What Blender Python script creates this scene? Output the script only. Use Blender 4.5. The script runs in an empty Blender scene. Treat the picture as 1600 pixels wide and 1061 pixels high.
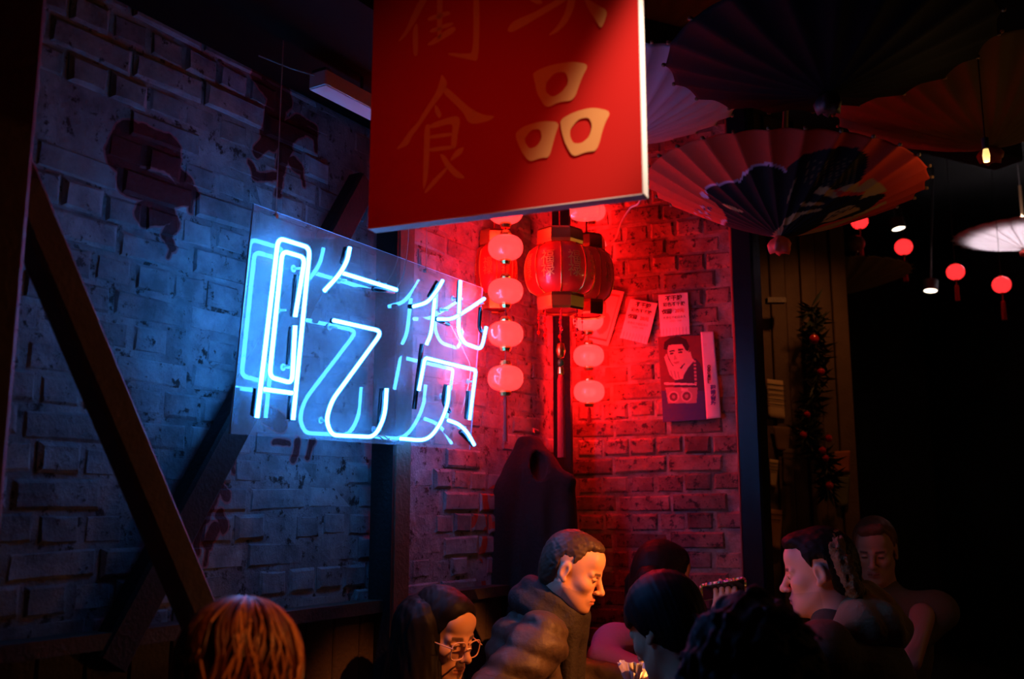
import bpy, bmesh, math, random
import numpy as np
from mathutils import Vector, Matrix
from mathutils.geometry import tessellate_polygon

random.seed(7)
RNG = np.random.default_rng(7)
S = bpy.context.scene
COL = S.collection
R = math.radians

# ------------------------------------------------------------------ camera
FPX = 1555.0
PITCH = math.atan((800 - 530.5) / FPX)
CAM = Vector((0, 0, 1.35))
cam_d = bpy.data.cameras.new('camera')
cam_d.sensor_width = 36.0
cam_d.lens = 36.0 * FPX / 1600.0
cam_d.clip_start = 0.05
cam_d.dof.use_dof = True
cam_d.dof.focus_distance = 3.0
cam_d.dof.aperture_fstop = 2.8
cam = bpy.data.objects.new('camera', cam_d)
cam.location = CAM
cam.rotation_euler = (math.pi / 2 + PITCH, 0, 0)
COL.objects.link(cam)
S.camera = cam

# ------------------------------------------------------------------ world, exposure
w = bpy.data.worlds.new('world')
S.world = w
w.use_nodes = True
w.node_tree.nodes['Background'].inputs[0].default_value = (0.0004, 0.0018, 0.0004, 1)
w.node_tree.nodes['Background'].inputs[1].default_value = 1.0
S.view_settings.view_transform = 'Standard'
S.view_settings.look = 'None'
S.view_settings.gamma = 1.0
S.view_settings.use_curve_mapping = False
S.view_settings.exposure = 0.0
S.cycles.max_bounces = 6
S.cycles.diffuse_bounces = 2
S.cycles.glossy_bounces = 3
S.cycles.transparent_max_bounces = 16
S.cycles.sample_clamp_indirect = 6.0

# light levels used by the lamp builders below
NEON_CORE = (2.2, 16.0, 50.0)
LANTERN_W = 9.0
TABLE_SPOT_W = 360.0
BANNER_SPOT_W = 420.0

# ------------------------------------------------------------------ projection helpers
_c, _s = math.cos(PITCH), math.sin(PITCH)
def ray(x, y):
    a = (x - 800) / FPX; b = (530.5 - y) / FPX
    return Vector((a, _c - b * _s, _s + b * _c))
def at(x, y, Y):
    r = ray(x, y)
    return CAM + r * (Y / r.y)
def on_plane(x, y, p0, n):
    r = ray(x, y)
    return CAM + r * ((p0 - CAM).dot(n) / r.dot(n))
def proj(p):
    d = Vector(p) - CAM
    z = d.y * _c + d.z * _s
    yy = -d.y * _s + d.z * _c
    return 800 + FPX * d.x / z, 530.5 - FPX * yy / z

# ------------------------------------------------------------------ object helpers
class MB:
    def __init__(s): s.v = []; s.f = []
    def add(s, vs, fs):
        n = len(s.v); s.v += [tuple(v) for v in vs]; s.f += [tuple(i + n for i in f) for f in fs]; return s
    def box(s, c, size, M=None):
        x, y, z = [d / 2 for d in size]
        vs = [Vector((sx * x, sy * y, sz * z)) for sx in (-1, 1) for sy in (-1, 1) for sz in (-1, 1)]
        c = Vector(c)
        vs = [(M @ v if M is not None else v) + c for v in vs]
        return s.add(vs, [(0, 1, 3, 2), (4, 6, 7, 5), (0, 4, 5, 1), (2, 3, 7, 6), (0, 2, 6, 4), (1, 5, 7, 3)])
    def bbox(s, c, size, M=None, b=0.004):
        """box with bevelled long edges (rounded rectangle section in xy)"""
        x, y, z = [d / 2 for d in size]
        ring = [(x - b, -y), (x, -y + b), (x, y - b), (x - b, y), (-x + b, y), (-x, y - b), (-x, -y + b), (-x + b, -y)]
        vs = [Vector((px, py, -z)) for px, py in ring] + [Vector((px, py, z)) for px, py in ring]
        c = Vector(c); vs = [(M @ v if M is not None else v) + c for v in vs]
        fs = [(i, (i + 1) % 8, (i + 1) % 8 + 8, i + 8) for i in range(8)] + [tuple(range(7, -1, -1)), tuple(range(8, 16))]
        return s.add(vs, fs)
    def tube(s, pts, r, seg=10, cap=True):
        pts = [Vector(p) for p in pts]; n = len(pts)
        rs = r if isinstance(r, (list, tuple)) else [r] * n
        t0 = (pts[1] - pts[0]).normalized()
        up = Vector((0, 0, 1)) if abs(t0.z) < 0.9 else Vector((1, 0, 0))
        a = t0.cross(up).normalized()
        vs = []
        for i, p in enumerate(pts):
            t = (pts[min(i + 1, n - 1)] - pts[max(i - 1, 0)])
            t = t.normalized() if t.length > 1e-9 else t0
            a = (a - t * a.dot(t)).normalized(); b = t.cross(a)
            for k in range(seg):
                an = 2 * math.pi * k / seg
                vs.append(p + (a * math.cos(an) + b * math.sin(an)) * rs[i])
        fs = [(i * seg + k, i * seg + (k + 1) % seg, (i + 1) * seg + (k + 1) % seg, (i + 1) * seg + k) for i in range(n - 1) for k in range(seg)]
        if cap: fs += [tuple(range(seg - 1, -1, -1)), tuple((n - 1) * seg + k for k in range(seg))]
        return s.add(vs, fs)
    def lathe(s, prof, c=(0, 0, 0), seg=24):
        c = Vector(c); vs = []; fs = []
        n = len(prof)
        for (r, z) in prof:
            for k in range(seg):
                a = 2 * math.pi * k / seg
                vs.append(c + Vector((r * math.cos(a), r * math.sin(a), z)))
        for i in range(n - 1):
            for k in range(seg):
                fs.append((i * seg + k, i * seg + (k + 1) % seg, (i + 1) * seg + (k + 1) % seg, (i + 1) * seg + k))
        return s.add(vs, fs)
    def build(s, name, mat=None, parent=None, smooth=False):
        me = bpy.data.meshes.new(name); me.from_pydata(s.v, [], s.f); me.update()
        return link(name, me, mat, parent, smooth)

def link(name, me, mat=None, parent=None, smooth=False):
    o = bpy.data.objects.new(name, me)
    if mat is not None and not me.materials: me.materials.append(mat)
    if smooth:
        me.polygons.foreach_set('use_smooth', [True] * len(me.polygons))
    COL.objects.link(o)
    if parent is not None:
        o.parent = parent
        o.matrix_parent_inverse = Matrix.Identity(4)
    return o
def empty(name, loc=(0, 0, 0), rz=0):
    o = bpy.data.objects.new(name, None); o.empty_display_size = 0.05
    o.location = loc; o.rotation_euler = (0, 0, rz); COL.objects.link(o); return o
def tag(o, label=None, cat=None, group=None, kind=None):
    if label: o['label'] = label
    if cat: o['category'] = cat
    if group: o['group'] = group
    if kind: o['kind'] = kind
    return o
def smooth_path(pts, n=8):
    """Catmull-Rom through the points"""
    P = [Vector(p) for p in pts]; P = [P[0] * 2 - P[1]] + P + [P[-1] * 2 - P[-2]]
    out = []
    for i in range(1, len(P) - 2):
        for k in range(n):
            t = k / n; a, b, c, d = P[i - 1], P[i], P[i + 1], P[i + 2]
            out.append(0.5 * ((2 * b) + (c - a) * t + (2 * a - 5 * b + 4 * c - d) * t * t + (3 * b - a - 3 * c + d) * t ** 3))
    out.append(P[-2]); return out
def round_path(pts, rad, n=5):
    """polyline with rounded corners of radius rad"""
    P = [Vector(p) for p in pts]; out = [P[0]]
    for i in range(1, len(P) - 1):
        a, b, c = P[i - 1], P[i], P[i + 1]
        d1 = (a - b); d2 = (c - b); r = min(rad, d1.length * 0.45, d2.length * 0.45)
        p = b + d1.normalized() * r; q = b + d2.normalized() * r
        for k in range(n + 1):
            t = k / n; out.append(p * (1 - t) ** 2 + b * 2 * t * (1 - t) + q * t * t)
    out.append(P[-1]); return out

# ------------------------------------------------------------------ materials
def new_mat(name):
    m = bpy.data.materials.new(name); m.use_nodes = True
    nt = m.node_tree; b = nt.nodes['Principled BSDF']; return m, nt, b
def N(nt, typ, **kw):
    n = nt.nodes.new(typ)
    for k, v in kw.items():
        if hasattr(n, k): setattr(n, k, v)
        else: n.inputs[k].default_value = v
    return n
def mat(name, col, rough=0.7, metal=0.0, noise=0.0, nscale=30.0, bump=0.0, bscale=80.0, emit=None, estr=1.0, coat=0.0, spec=0.5):
    m, nt, b = new_mat(name); L = nt.links
    b.inputs['Base Color'].default_value = (*col, 1); b.inputs['Roughness'].default_value = rough
    b.inputs['Metallic'].default_value = metal; b.inputs['Coat Weight'].default_value = coat
    b.inputs['Specular IOR Level'].default_value = spec
    if noise or bump:
        tc = N(nt, 'ShaderNodeTexCoord')
    if noise:
        nz = N(nt, 'ShaderNodeTexNoise'); nz.inputs['Scale'].default_value = nscale; nz.inputs['Detail'].default_value = 5
        L.new(tc.outputs['Object'], nz.inputs['Vector'])
        mx = N(nt, 'ShaderNodeMix', data_type='RGBA'); L.new(nz.outputs[0], mx.inputs[0])
        mx.inputs[6].default_value = (*[c * (1 - noise) for c in col], 1); mx.inputs[7].default_value = (*[min(1, c * (1 + noise)) for c in col], 1)
        L.new(mx.outputs[2], b.inputs['Base Color'])
    if bump:
        nb = N(nt, 'ShaderNodeTexNoise'); nb.inputs['Scale'].default_value = bscale; nb.inputs['Detail'].default_value = 6
        L.new(tc.outputs['Object'], nb.inputs['Vector'])
        bp = N(nt, 'ShaderNodeBump'); bp.inputs['Strength'].default_value = bump; bp.inputs['Distance'].default_value = 0.01
        L.new(nb.outputs[0], bp.inputs['Height']); L.new(bp.outputs[0], b.inputs['Normal'])
    if emit:
        b.inputs['Emission Color'].default_value = (*emit, 1); b.inputs['Emission Strength'].default_value = estr
    return m
def attr_mat(name, rough=0.7, bump=0.0, bscale=120.0, translucent=0.0, spec=0.4):
    m, nt, b = new_mat(name); L = nt.links
    a = N(nt, 'ShaderNodeAttribute', attribute_name='Col'); L.new(a.outputs['Color'], b.inputs['Base Color'])
    b.inputs['Roughness'].default_value = rough; b.inputs['Specular IOR Level'].default_value = spec
    if bump:
        tc = N(nt, 'ShaderNodeTexCoord'); nb = N(nt, 'ShaderNodeTexNoise'); nb.inputs['Scale'].default_value = bscale
        L.new(tc.outputs['Object'], nb.inputs['Vector'])
        bp = N(nt, 'ShaderNodeBump'); bp.inputs['Strength'].default_value = bump; bp.inputs['Distance'].default_value = 0.005
        L.new(nb.outputs[0], bp.inputs['Height']); L.new(bp.outputs[0], b.inputs['Normal'])
    if translucent:
        tr = N(nt, 'ShaderNodeBsdfTranslucent'); L.new(a.outputs['Color'], tr.inputs[0])
        mx = N(nt, 'ShaderNodeMixShader'); mx.inputs[0].default_value = translucent
        L.new(b.outputs[0], mx.inputs[1]); L.new(tr.outputs[0], mx.inputs[2])
        L.new(mx.outputs[0], nt.nodes['Material Output'].inputs[0])
    return m
def set_cols(me, cols):
    ca = me.color_attributes.new('Col', 'FLOAT_COLOR', 'POINT')
    arr = np.ones((len(me.vertices), 4), np.float32); arr[:, :3] = cols
    ca.data.foreach_set('color', arr.ravel())
def in_poly(x, y, poly):
    ins = np.zeros(np.shape(x), bool); n = len(poly); j = n - 1
    for i in range(n):
        xi, yi = poly[i]; xj, yj = poly[j]
        if yi != yj:
            c = ((yi > y) != (yj > y)) & (x < (xj - xi) * (y - yi) / (yj - yi) + xi); ins ^= c
        j = i
    return ins

M_BLACK = mat('black_paint', (0.012, 0.012, 0.014), 0.5)
M_DARKWOOD = mat('dark_wood', (0.05, 0.032, 0.022), 0.65, noise=0.5, nscale=14, bump=0.3)
M_GOLD = mat('gold_foil', (0.85, 0.55, 0.16), 0.28, metal=1.0)
M_CORD = mat('red_cord', (0.45, 0.02, 0.02), 0.8)
M_WIRE = mat('clear_wire', (0.5, 0.5, 0.5), 0.4)
M_STEEL = mat('steel', (0.4, 0.4, 0.42), 0.35, metal=1.0)

# ------------------------------------------------------------------ structure: walls of brick
TH = R(31.0)
LU = Vector((math.sin(TH), math.cos(TH), 0))         # along the left wall, away from the camera
LN = Vector((math.cos(TH), -math.sin(TH), 0))        # into the room
LO = Vector((-0.80, 2.5, 0))
ratio = (880 - 800) / FPX
tc_ = (ratio * LO.y - LO.x) / (LU.x - ratio * LU.y)
CORNER = LO + LU * tc_
BU = Vector((0.921, -0.390, 0)).normalized()         # along the back wall, to the right
BN = Vector((BU.y, -BU.x, 0)).normalized()           # into the room (towards the camera)
rr = (1150 - 800) / FPX
BLEN = (rr * CORNER.y - CORNER.x) / (BU.x - rr * BU.y)

def wall_uv(px, py):
    p = on_plane(px, py, LO + LN * 0.0, LN); return (p - LO).dot(LU), p.z
def back_uv(px, py):
    p = on_plane(px, py, CORNER, BN); return (p - CORNER).dot(BU), p.z

def brick_material(name, cols, mortar=False, paint=None, bump=0.6, scale=9.0, spots=(0.03, 0.025, 0.025), spot_lo=0.60, per_brick=0.25, capsules=None, ucol=(0.10, 0.008, 0.01), edge=(0.45, 0.14, 0.14), O=None, U=None):
    """cols: two tones mixed by noise, dark spots on top; optional painted shapes in wall coordinates"""
    m, nt, b = new_mat(name); L = nt.links
    geo = N(nt, 'ShaderNodeNewGeometry')
    n1 = N(nt, 'ShaderNodeTexNoise'); n1.inputs['Scale'].default_value = scale; n1.inputs['Detail'].default_value = 8; n1.inputs['Roughness'].default_value = 0.65
    L.new(geo.outputs['Position'], n1.inputs['Vector'])
    r1 = N(nt, 'ShaderNodeMapRange'); r1.inputs[1].default_value = 0.35; r1.inputs[2].default_value = 0.65; L.new(n1.outputs[0], r1.inputs[0])
    mx = N(nt, 'ShaderNodeMix', data_type='RGBA'); L.new(r1.outputs[0], mx.inputs[0])
    mx.inputs[6].default_value = (*cols[0], 1); mx.inputs[7].default_value = (*cols[1], 1)
    n2 = N(nt, 'ShaderNodeTexNoise'); n2.inputs['Scale'].default_value = scale * 3.1; n2.inputs['Detail'].default_value = 10; n2.inputs['Roughness'].default_value = 0.7
    L.new(geo.outputs['Position'], n2.inputs['Vector'])
    r2 = N(nt, 'ShaderNodeMapRange'); r2.inputs[1].default_value = spot_lo; r2.inputs[2].default_value = spot_lo + 0.06; L.new(n2.outputs[0], r2.inputs[0])
    mx2 = N(nt, 'ShaderNodeMix', data_type='RGBA'); L.new(r2.outputs[0], mx2.inputs[0]); L.new(mx.outputs[2], mx2.inputs[6]); mx2.inputs[7].default_value = (*spots, 1)
    last = mx2.outputs[2]
    if per_brick:
        oi = N(nt, 'ShaderNodeObjectInfo')
        ad = N(nt, 'ShaderNodeMath', operation='ADD'); L.new(oi.outputs['Random'], ad.inputs[0]); L.new(geo.outputs['Random Per Island'], ad.inputs[1])
        fr = N(nt, 'ShaderNodeMath', operation='FRACT'); L.new(ad.outputs[0], fr.inputs[0])
        mr = N(nt, 'ShaderNodeMapRange'); mr.inputs[3].default_value = 1 - per_brick; mr.inputs[4].default_value = 1 + per_brick; L.new(fr.outputs[0], mr.inputs[0])
        vm = N(nt, 'ShaderNodeVectorMath', operation='SCALE'); L.new(last, vm.inputs[0]); L.new(mr.outputs[0], vm.inputs['Scale']); last = vm.outputs[0]
    if capsules:
        # wall coordinates (u, z) wobbled by noise
        du = N(nt, 'ShaderNodeVectorMath', operation='SUBTRACT'); L.new(geo.outputs['Position'], du.inputs[0]); du.inputs[1].default_value = O
        dt = N(nt, 'ShaderNodeVectorMath', operation='DOT_PRODUCT'); L.new(du.outputs[0], dt.inputs[0]); dt.inputs[1].default_value = U
        sz = N(nt, 'ShaderNodeSeparateXYZ'); L.new(geo.outputs['Position'], sz.inputs[0])
        nw = N(nt, 'ShaderNodeTexNoise'); nw.inputs['Scale'].default_value = 16; nw.inputs['Detail'].default_value = 3; L.new(geo.outputs['Position'], nw.inputs['Vector'])
        nsub = N(nt, 'ShaderNodeVectorMath', operation='SUBTRACT'); L.new(nw.outputs['Color'], nsub.inputs[0]); nsub.inputs[1].default_value = (0.5, 0.5, 0.5)
        nsc = N(nt, 'ShaderNodeVectorMath', operation='MULTIPLY'); L.new(nsub.outputs[0], nsc.inputs[0]); nsc.inputs[1].default_value = (0.03, 0.03, 0)
        cb = N(nt, 'ShaderNodeCombineXYZ'); L.new(dt.outputs['Value'], cb.inputs[0]); L.new(sz.outputs['Z'], cb.inputs[1])
        pw = N(nt, 'ShaderNodeVectorMath', operation='ADD'); L.new(cb.outputs[0], pw.inputs[0]); L.new(nsc.outputs[0], pw.inputs[1])
        prev = None
        for (a, c, rad) in capsules:
            pa = N(nt, 'ShaderNodeVectorMath', operation='SUBTRACT'); L.new(pw.outputs[0], pa.inputs[0]); pa.inputs[1].default_value = (a[0], a[1], 0)
            ba = (c[0] - a[0], c[1] - a[1], 0); bb = ba[0] ** 2 + ba[1] ** 2 + 1e-9
            d = N(nt, 'ShaderNodeVectorMath', operation='DOT_PRODUCT'); L.new(pa.outputs[0], d.inputs[0]); d.inputs[1].default_value = tuple(q / bb for q in ba)
            cl = N(nt, 'ShaderNodeClamp'); L.new(d.outputs['Value'], cl.inputs[0])
            sc = N(nt, 'ShaderNodeVectorMath', operation='SCALE'); sc.inputs[0].default_value = ba; L.new(cl.outputs[0], sc.inputs['Scale'])
            ds = N(nt, 'ShaderNodeVectorMath', operation='DISTANCE'); L.new(pa.outputs[0], ds.inputs[0]); L.new(sc.outputs[0], ds.inputs[1])
            sb = N(nt, 'ShaderNodeMath', operation='SUBTRACT'); L.new(ds.outputs['Value'], sb.inputs[0]); sb.inputs[1].default_value = rad
            if prev is None: prev = sb.outputs[0]
            else:
                mn = N(nt, 'ShaderNodeMath', operation='MINIMUM'); L.new(prev, mn.inputs[0]); L.new(sb.outputs[0], mn.inputs[1]); prev = mn.outputs[0]
        # outline then fill
        e = N(nt, 'ShaderNodeMapRange'); e.inputs[1].default_value = 0.006; e.inputs[2].default_value = 0.0035; L.new(prev, e.inputs[0])
        me_ = N(nt, 'ShaderNodeMix', data_type='RGBA'); L.new(e.outputs[0], me_.inputs[0]); L.new(last, me_.inputs[6]); me_.inputs[7].default_value = (*edge, 1)
        f = N(nt, 'ShaderNodeMapRange'); f.inputs[1].default_value = 0.0015; f.inputs[2].default_value = -0.001; L.new(prev, f.inputs[0])
        mf = N(nt, 'ShaderNodeMix', data_type='RGBA'); L.new(f.outputs[0], mf.inputs[0]); L.new(me_.outputs[2], mf.inputs[6]); mf.inputs[7].default_value = (*ucol, 1)
        last = mf.outputs[2]
    L.new(last, b.inputs['Base Color'])
    b.inputs['Roughness'].default_value = 0.62; b.inputs['Specular IOR Level'].default_value = 0.35
    bp = N(nt, 'ShaderNodeBump'); bp.inputs['Strength'].default_value = bump; bp.inputs['Distance'].default_value = 0.012
    ah = N(nt, 'ShaderNodeMath', operation='ADD'); L.new(n1.outputs[0], ah.inputs[0]); L.new(n2.outputs[0], ah.inputs[1])
    L.new(ah.outputs[0], bp.inputs['Height']); L.new(bp.outputs[0], b.inputs['Normal'])
    return m

PAINT = ((0.14, 0.15, 0.165), (0.34, 0.36, 0.38))
RAW = ((0.14, 0.06, 0.05), (0.31, 0.19, 0.165))
def caps(lst, uv):
    out = []
    for (x0, y0, x1, y1, r) in lst:
        a = uv(x0, y0); c = uv(x1, y1)
        dep = (LO + LU * a[0]).y
        out.append((a, c, r * dep / FPX * 1.12))
    return out
MUR = {
 'mural_beast': [(195, 245, 205, 215, 28), (225, 225, 262, 240, 30), (265, 250, 292, 288, 14), (205, 280, 262, 300, 24), (280, 300, 305, 300, 9), (303, 300, 298, 326, 5), (290, 312, 262, 318, 9), (230, 335, 258, 330, 20), (262, 325, 276, 350, 8), (276, 352, 262, 366, 8), (262, 360, 272, 385, 8), (272, 385, 264, 400, 3)],
 'mural_claw': [(415, 120, 440, 150, 26), (435, 160, 425, 215, 20), (405, 235, 420, 220, 10), (440, 215, 470, 195, 16), (475, 195, 490, 205, 12), (492, 210, 493, 235, 4), (450, 230, 440, 265, 11), (392, 255, 402, 272, 5), (402, 272, 436, 276, 6), (460, 255, 470, 262, 9), (474, 268, 476, 290, 4), (442, 280, 435, 302, 5)],
 'mural_tail': [(338, 722, 362, 722, 9), (362, 724, 368, 738, 3), (345, 762, 352, 775, 9), (335, 775, 322, 808, 8), (318, 810, 308, 860, 6), (308, 860, 302, 878, 4), (344, 806, 350, 822, 9), (335, 825, 326, 850, 8), (326, 850, 322, 884, 3)],
 'mural_legs': [(430, 692, 452, 690, 4), (466, 690, 461, 716, 6), (490, 690, 483, 714, 5), (420, 650, 440, 660, 14)],
 'graffiti_red': [(756, 770, 764, 820, 7), (764, 820, 786, 816, 4), (786, 768, 782, 812, 6), (768, 768, 786, 760, 6), (760, 830, 752, 870, 6), (780, 830, 790, 880, 7), (754, 880, 760, 930, 5), (745, 800, 738, 822, 5), (778, 700, 792, 740, 10)],
}
def near_caps(u, z, cl, pad):
    for (a, c, r) in cl:
        bx, bz = c[0] - a[0], c[1] - a[1]; bb = bx * bx + bz * bz + 1e-9
        t = max(0, min(1, ((u - a[0]) * bx + (z - a[1]) * bz) / bb))
        if math.hypot(u - a[0] - bx * t, z - a[1] - bz * t) < r + pad: return True
    return False
CAPS = {k: caps(v, wall_uv) for k, v in MUR.items()}
M_PAINT = brick_material('painted_brick', PAINT, bump=0.9, per_brick=0.22, spot_lo=0.585)
M_RAW = brick_material('raw_red_brick', RAW, per_brick=0.45, spot_lo=0.54, scale=11)
M_MORTAR_L = brick_material('painted_mortar', PAINT, per_brick=0, bump=1.0, scale=8, spot_lo=0.55, capsules=sum([CAPS[k] for k in CAPS if k != 'graffiti_red'], []), O=LO, U=LU, ucol=(0.085, 0.008, 0.010), edge=(0.40, 0.13, 0.14))
M_MORTAR_B = brick_material('old_mortar', ((0.16, 0.12, 0.10), (0.40, 0.33, 0.30)), per_brick=0, bump=0.9, scale=14)
M_MUR = {k: brick_material(k, PAINT, capsules=CAPS[k], O=LO, U=LU,
                           ucol=(0.35, 0.045, 0.02) if k == 'graffiti_red' else (0.085, 0.008, 0.010),
                           edge=(0.20, 0.24, 0.24) if k == 'graffiti_red' else (0.40, 0.13, 0.14)) for k in MUR}

def brick_mesh(L_, h=0.0655, d=0.055, var=0):
    """front face bulging slightly, edges worn: 20-ish faces; local x along the wall, y out of it, z up"""
    r = random.Random(100 + var + int(L_ * 1000))
    j = lambda a: r.uniform(-a, a)
    x = L_ / 2; z = h / 2
    back = [(-x, -d, -z), (x, -d, -z), (x, -d, z), (-x, -d, z)]
    e = 0.006
    mid = [(sx * (x + j(.002)), -e + j(.002), sz * (z + j(.0015))) for sx, sz in ((-1, -1), (1, -1), (1, 1), (-1, 1))]
    fr = [(sx * (x - e - abs(j(.006))), j(.0015), sz * (z - e - abs(j(.004)))) for sx, sz in ((-1, -1), (0, -1), (1, -1), (1, 1), (0, 1), (-1, 1))]
    vs = back + mid + fr
    fs = [(0, 1, 5, 4), (1, 2, 6, 5), (2, 3, 7, 6), (3, 0, 4, 7), (4, 5, 10, 9, 8), (5, 6, 11, 10), (6, 7, 13, 12, 11), (7, 4, 8, 13), (8, 9, 12, 13), (9, 10, 11, 12)]
    me = bpy.data.meshes.new('brick'); me.from_pydata(vs, [], fs); me.update(); me.materials.append(M_PAINT); return me
BM = {'s': [brick_mesh(0.215, var=i) for i in range(7)], 'h': [brick_mesh(0.1025, var=i + 20) for i in range(7)]}

def brick_wall(name, O, U, Nn, u0, u1, z0, z1, M, mort, limit, clusters=None):
    """mortar slab + bricks in English bond; the largest in view as own objects"""
    rot = Matrix((-U, Nn, Vector((0, 0, 1)))).transposed()
    slab = MB(); c = O + U * ((u0 + u1) / 2) + Nn * (-0.006 - 0.05) + Vector((0, 0, (z0 + z1) / 2))
    slab.box(c, (u1 - u0, 0.10, z1 - z0), rot)
    wobj = slab.build(name, mort); wobj['kind'] = 'structure'
    rows = int((z1 - z0) / 0.075)
    items = []
    for rI in range(rows):
        z = z0 + 0.0375 + rI * 0.075
        head = rI % 2 == 1
        step = 0.1125 if head else 0.225
        off = (0.05625 if head else 0.0) + random.uniform(-.012, .012)
        n = int((u1 - u0) / step) + 2
        for k in range(-1, n):
            u = u0 + off + k * step + step / 2
            if u - step / 2 < u0 - 0.02 or u + step / 2 > u1 + 0.02: continue
            P = O + U * u + Vector((0, 0, z))
            if P.y < 0.3: inview = False; size = 0
            else:
                px, py = proj(P); size = (step * 0.075) / (P - CAM).length ** 2
                inview = -30 < px < 1630 and -30 < py < 1000 and P.y > 0.5
            if inview and clusters and any(near_caps(u, z, cl, 0.13) for cl in clusters.values()): size *= 10
            items.append((size if inview else 0, u, z, head))
    items.sort(key=lambda t: -t[0])
    rest = MB()
    for idx, (sz, u, z, head) in enumerate(items):
        me = random.choice(BM['h' if head else 's'])
        P = O + U * u + Vector((0, 0, z + random.uniform(-.0035, .0035) + .004 * math.sin(u * 5 + z * 3))) + Nn * (random.uniform(-0.004, 0.004) - (0.0055 * max(0, min(1, .5 + 1.3 * math.sin(u * 7.1 + 2 * math.sin(z * 5.3)) * math.sin(z * 6.7 + 1.7 * math.sin(u * 4.1)))) if clusters else 0))
        tilt = Matrix.Rotation(random.uniform(-0.022, 0.022), 3, 'Y') @ Matrix.Rotation(random.uniform(-0.02, 0.02), 3, 'Z')
        MM = rot @ tilt
        m_use = M
        if clusters:
            for k, cl in clusters.items():
                if near_caps(u, z, cl, 0.13): m_use = M_MUR[k]
        if sz > 0 and idx < limit:
            o = bpy.data.objects.new('brick', me); COL.objects.link(o)
            o.parent = wobj; o.location = P; o.rotation_euler = MM.to_euler()
            o.material_slots[0].link = 'OBJECT'; o.material_slots[0].material = m_use
        else:
            rest.add([MM @ v.co + P for v in me.vertices], [tuple(p.vertices) for p in me.polygons])
    if rest.v:
        o = rest.build('brickwork', M, wobj); o['kind'] = 'stuff'
    return wobj
Z0, Z1 = 0.0, 3.75
wall_left = brick_wall('wall_left', LO, LU, LN, -1.6, tc_, 0.0, 3.6, M_PAINT, M_MORTAR_L, 300, CAPS)
wall_left['label'] = 'grey painted brick wall with dark red mural behind the neon sign'
wall_back = brick_wall('wall_back', CORNER, BU, BN, 0.0, BLEN, 0.0, 3.6, M_RAW, M_MORTAR_B, 300)
wall_back['label'] = 'bare brick wall glowing red behind the lanterns'

def struct(name, mb, m, label=None):
    o = mb.build(name, m); o['kind'] = 'structure'
    if label: o['label'] = label
    return o
M_FLOOR = mat('floor_boards', (0.035, 0.028, 0.022), 0.5, noise=0.4, nscale=6, bump=0.2)
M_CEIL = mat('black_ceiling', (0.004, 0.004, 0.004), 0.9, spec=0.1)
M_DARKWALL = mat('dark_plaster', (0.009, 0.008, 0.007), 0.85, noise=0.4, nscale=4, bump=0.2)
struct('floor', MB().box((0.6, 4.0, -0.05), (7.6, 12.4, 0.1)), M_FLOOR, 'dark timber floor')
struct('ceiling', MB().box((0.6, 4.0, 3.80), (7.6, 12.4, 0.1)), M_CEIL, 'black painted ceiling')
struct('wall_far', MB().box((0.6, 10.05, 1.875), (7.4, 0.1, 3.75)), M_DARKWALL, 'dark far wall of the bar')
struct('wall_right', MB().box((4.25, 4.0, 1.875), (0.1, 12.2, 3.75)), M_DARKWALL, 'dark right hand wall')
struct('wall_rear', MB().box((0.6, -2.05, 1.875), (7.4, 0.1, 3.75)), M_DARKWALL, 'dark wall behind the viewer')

# ------------------------------------------------------------------ timber posts, braces, dado
def frame(x, y=None):
    """rotation with local z along x (a direction), local y close to y"""
    z = Vector(x).normalized(); y = Vector(y if y is not None else (0, 0, 1))
    xx = y.cross(z).normalized(); yy = z.cross(xx)
    return Matrix((xx, yy, z)).transposed()
def beam(name, a, b, wd, dp, m, face, label, cat='beam', kind=None):
    a, b = Vector(a), Vector(b)
    M_ = frame(b - a, face)
    o = MB().bbox((a + b) / 2, (wd, dp, (b - a).length), M_, b=0.008).build(name, m)
    if kind: o['kind'] = kind; o['label'] = label
    else: tag(o, label, cat)
    return o
M_BRACE = mat('weathered_timber', (0.20, 0.15, 0.13), 0.7, noise=0.35, nscale=18, bump=0.4)
M_BLACKTIMBER = mat('black_timber', (0.006, 0.006, 0.007), 0.75, bump=0.3)
M_POST = mat('brown_post', (0.11, 0.075, 0.055), 0.6, noise=0.3, nscale=20, bump=0.3)
M_GLOSSPOST = mat('dark_gloss_post', (0.006, 0.007, 0.010), 0.32, bump=0.05, spec=0.12)
# brace standing clear of the wall, leaning from upper left to lower right
bp0 = LO + LN * 0.34
a_ = on_plane(-95, 0, bp0, LN); b_ = on_plane(345, 1045, bp0, LN)
beam('diagonal_brace', a_ + (a_ - b_) * 0.25, b_ + (b_ - a_) * 0.25, 0.068, 0.06, M_BRACE, LN, 'pale brown timber brace slanting down to the right at the left edge')
# black brace against the wall the other way
bp1 = LO + LN * 0.045
a_ = on_plane(566, 287, bp1, LN); b_ = on_plane(235, 905, bp1, LN)
beam('diagonal_brace', a_, b_ + (b_ - a_) * 0.15, 0.085, 0.06, M_BLACKTIMBER, LN, 'black timber brace behind the neon sign slanting down to the left')
# post against the wall, right of the sign middle
p = on_plane(612, 800, LO + LN * 0.055, LN)
post = empty('timber_post', (p.x, p.y, 0)); tag(post, 'square timber post on the brick wall below the neon sign', 'post')
rotw = Matrix((-LU, LN, Vector((0, 0, 1)))).transposed()
post.rotation_euler = rotw.to_euler()
MB().bbox((0, 0, 1.8), (0.085, 0.085, 3.58), b=0.006).build('post_shaft', M_POST, post)
MB().bbox((0, 0.01, 0.06), (0.12, 0.10, 0.12), b=0.006).build('post_base', M_DARKWOOD, post)
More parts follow.
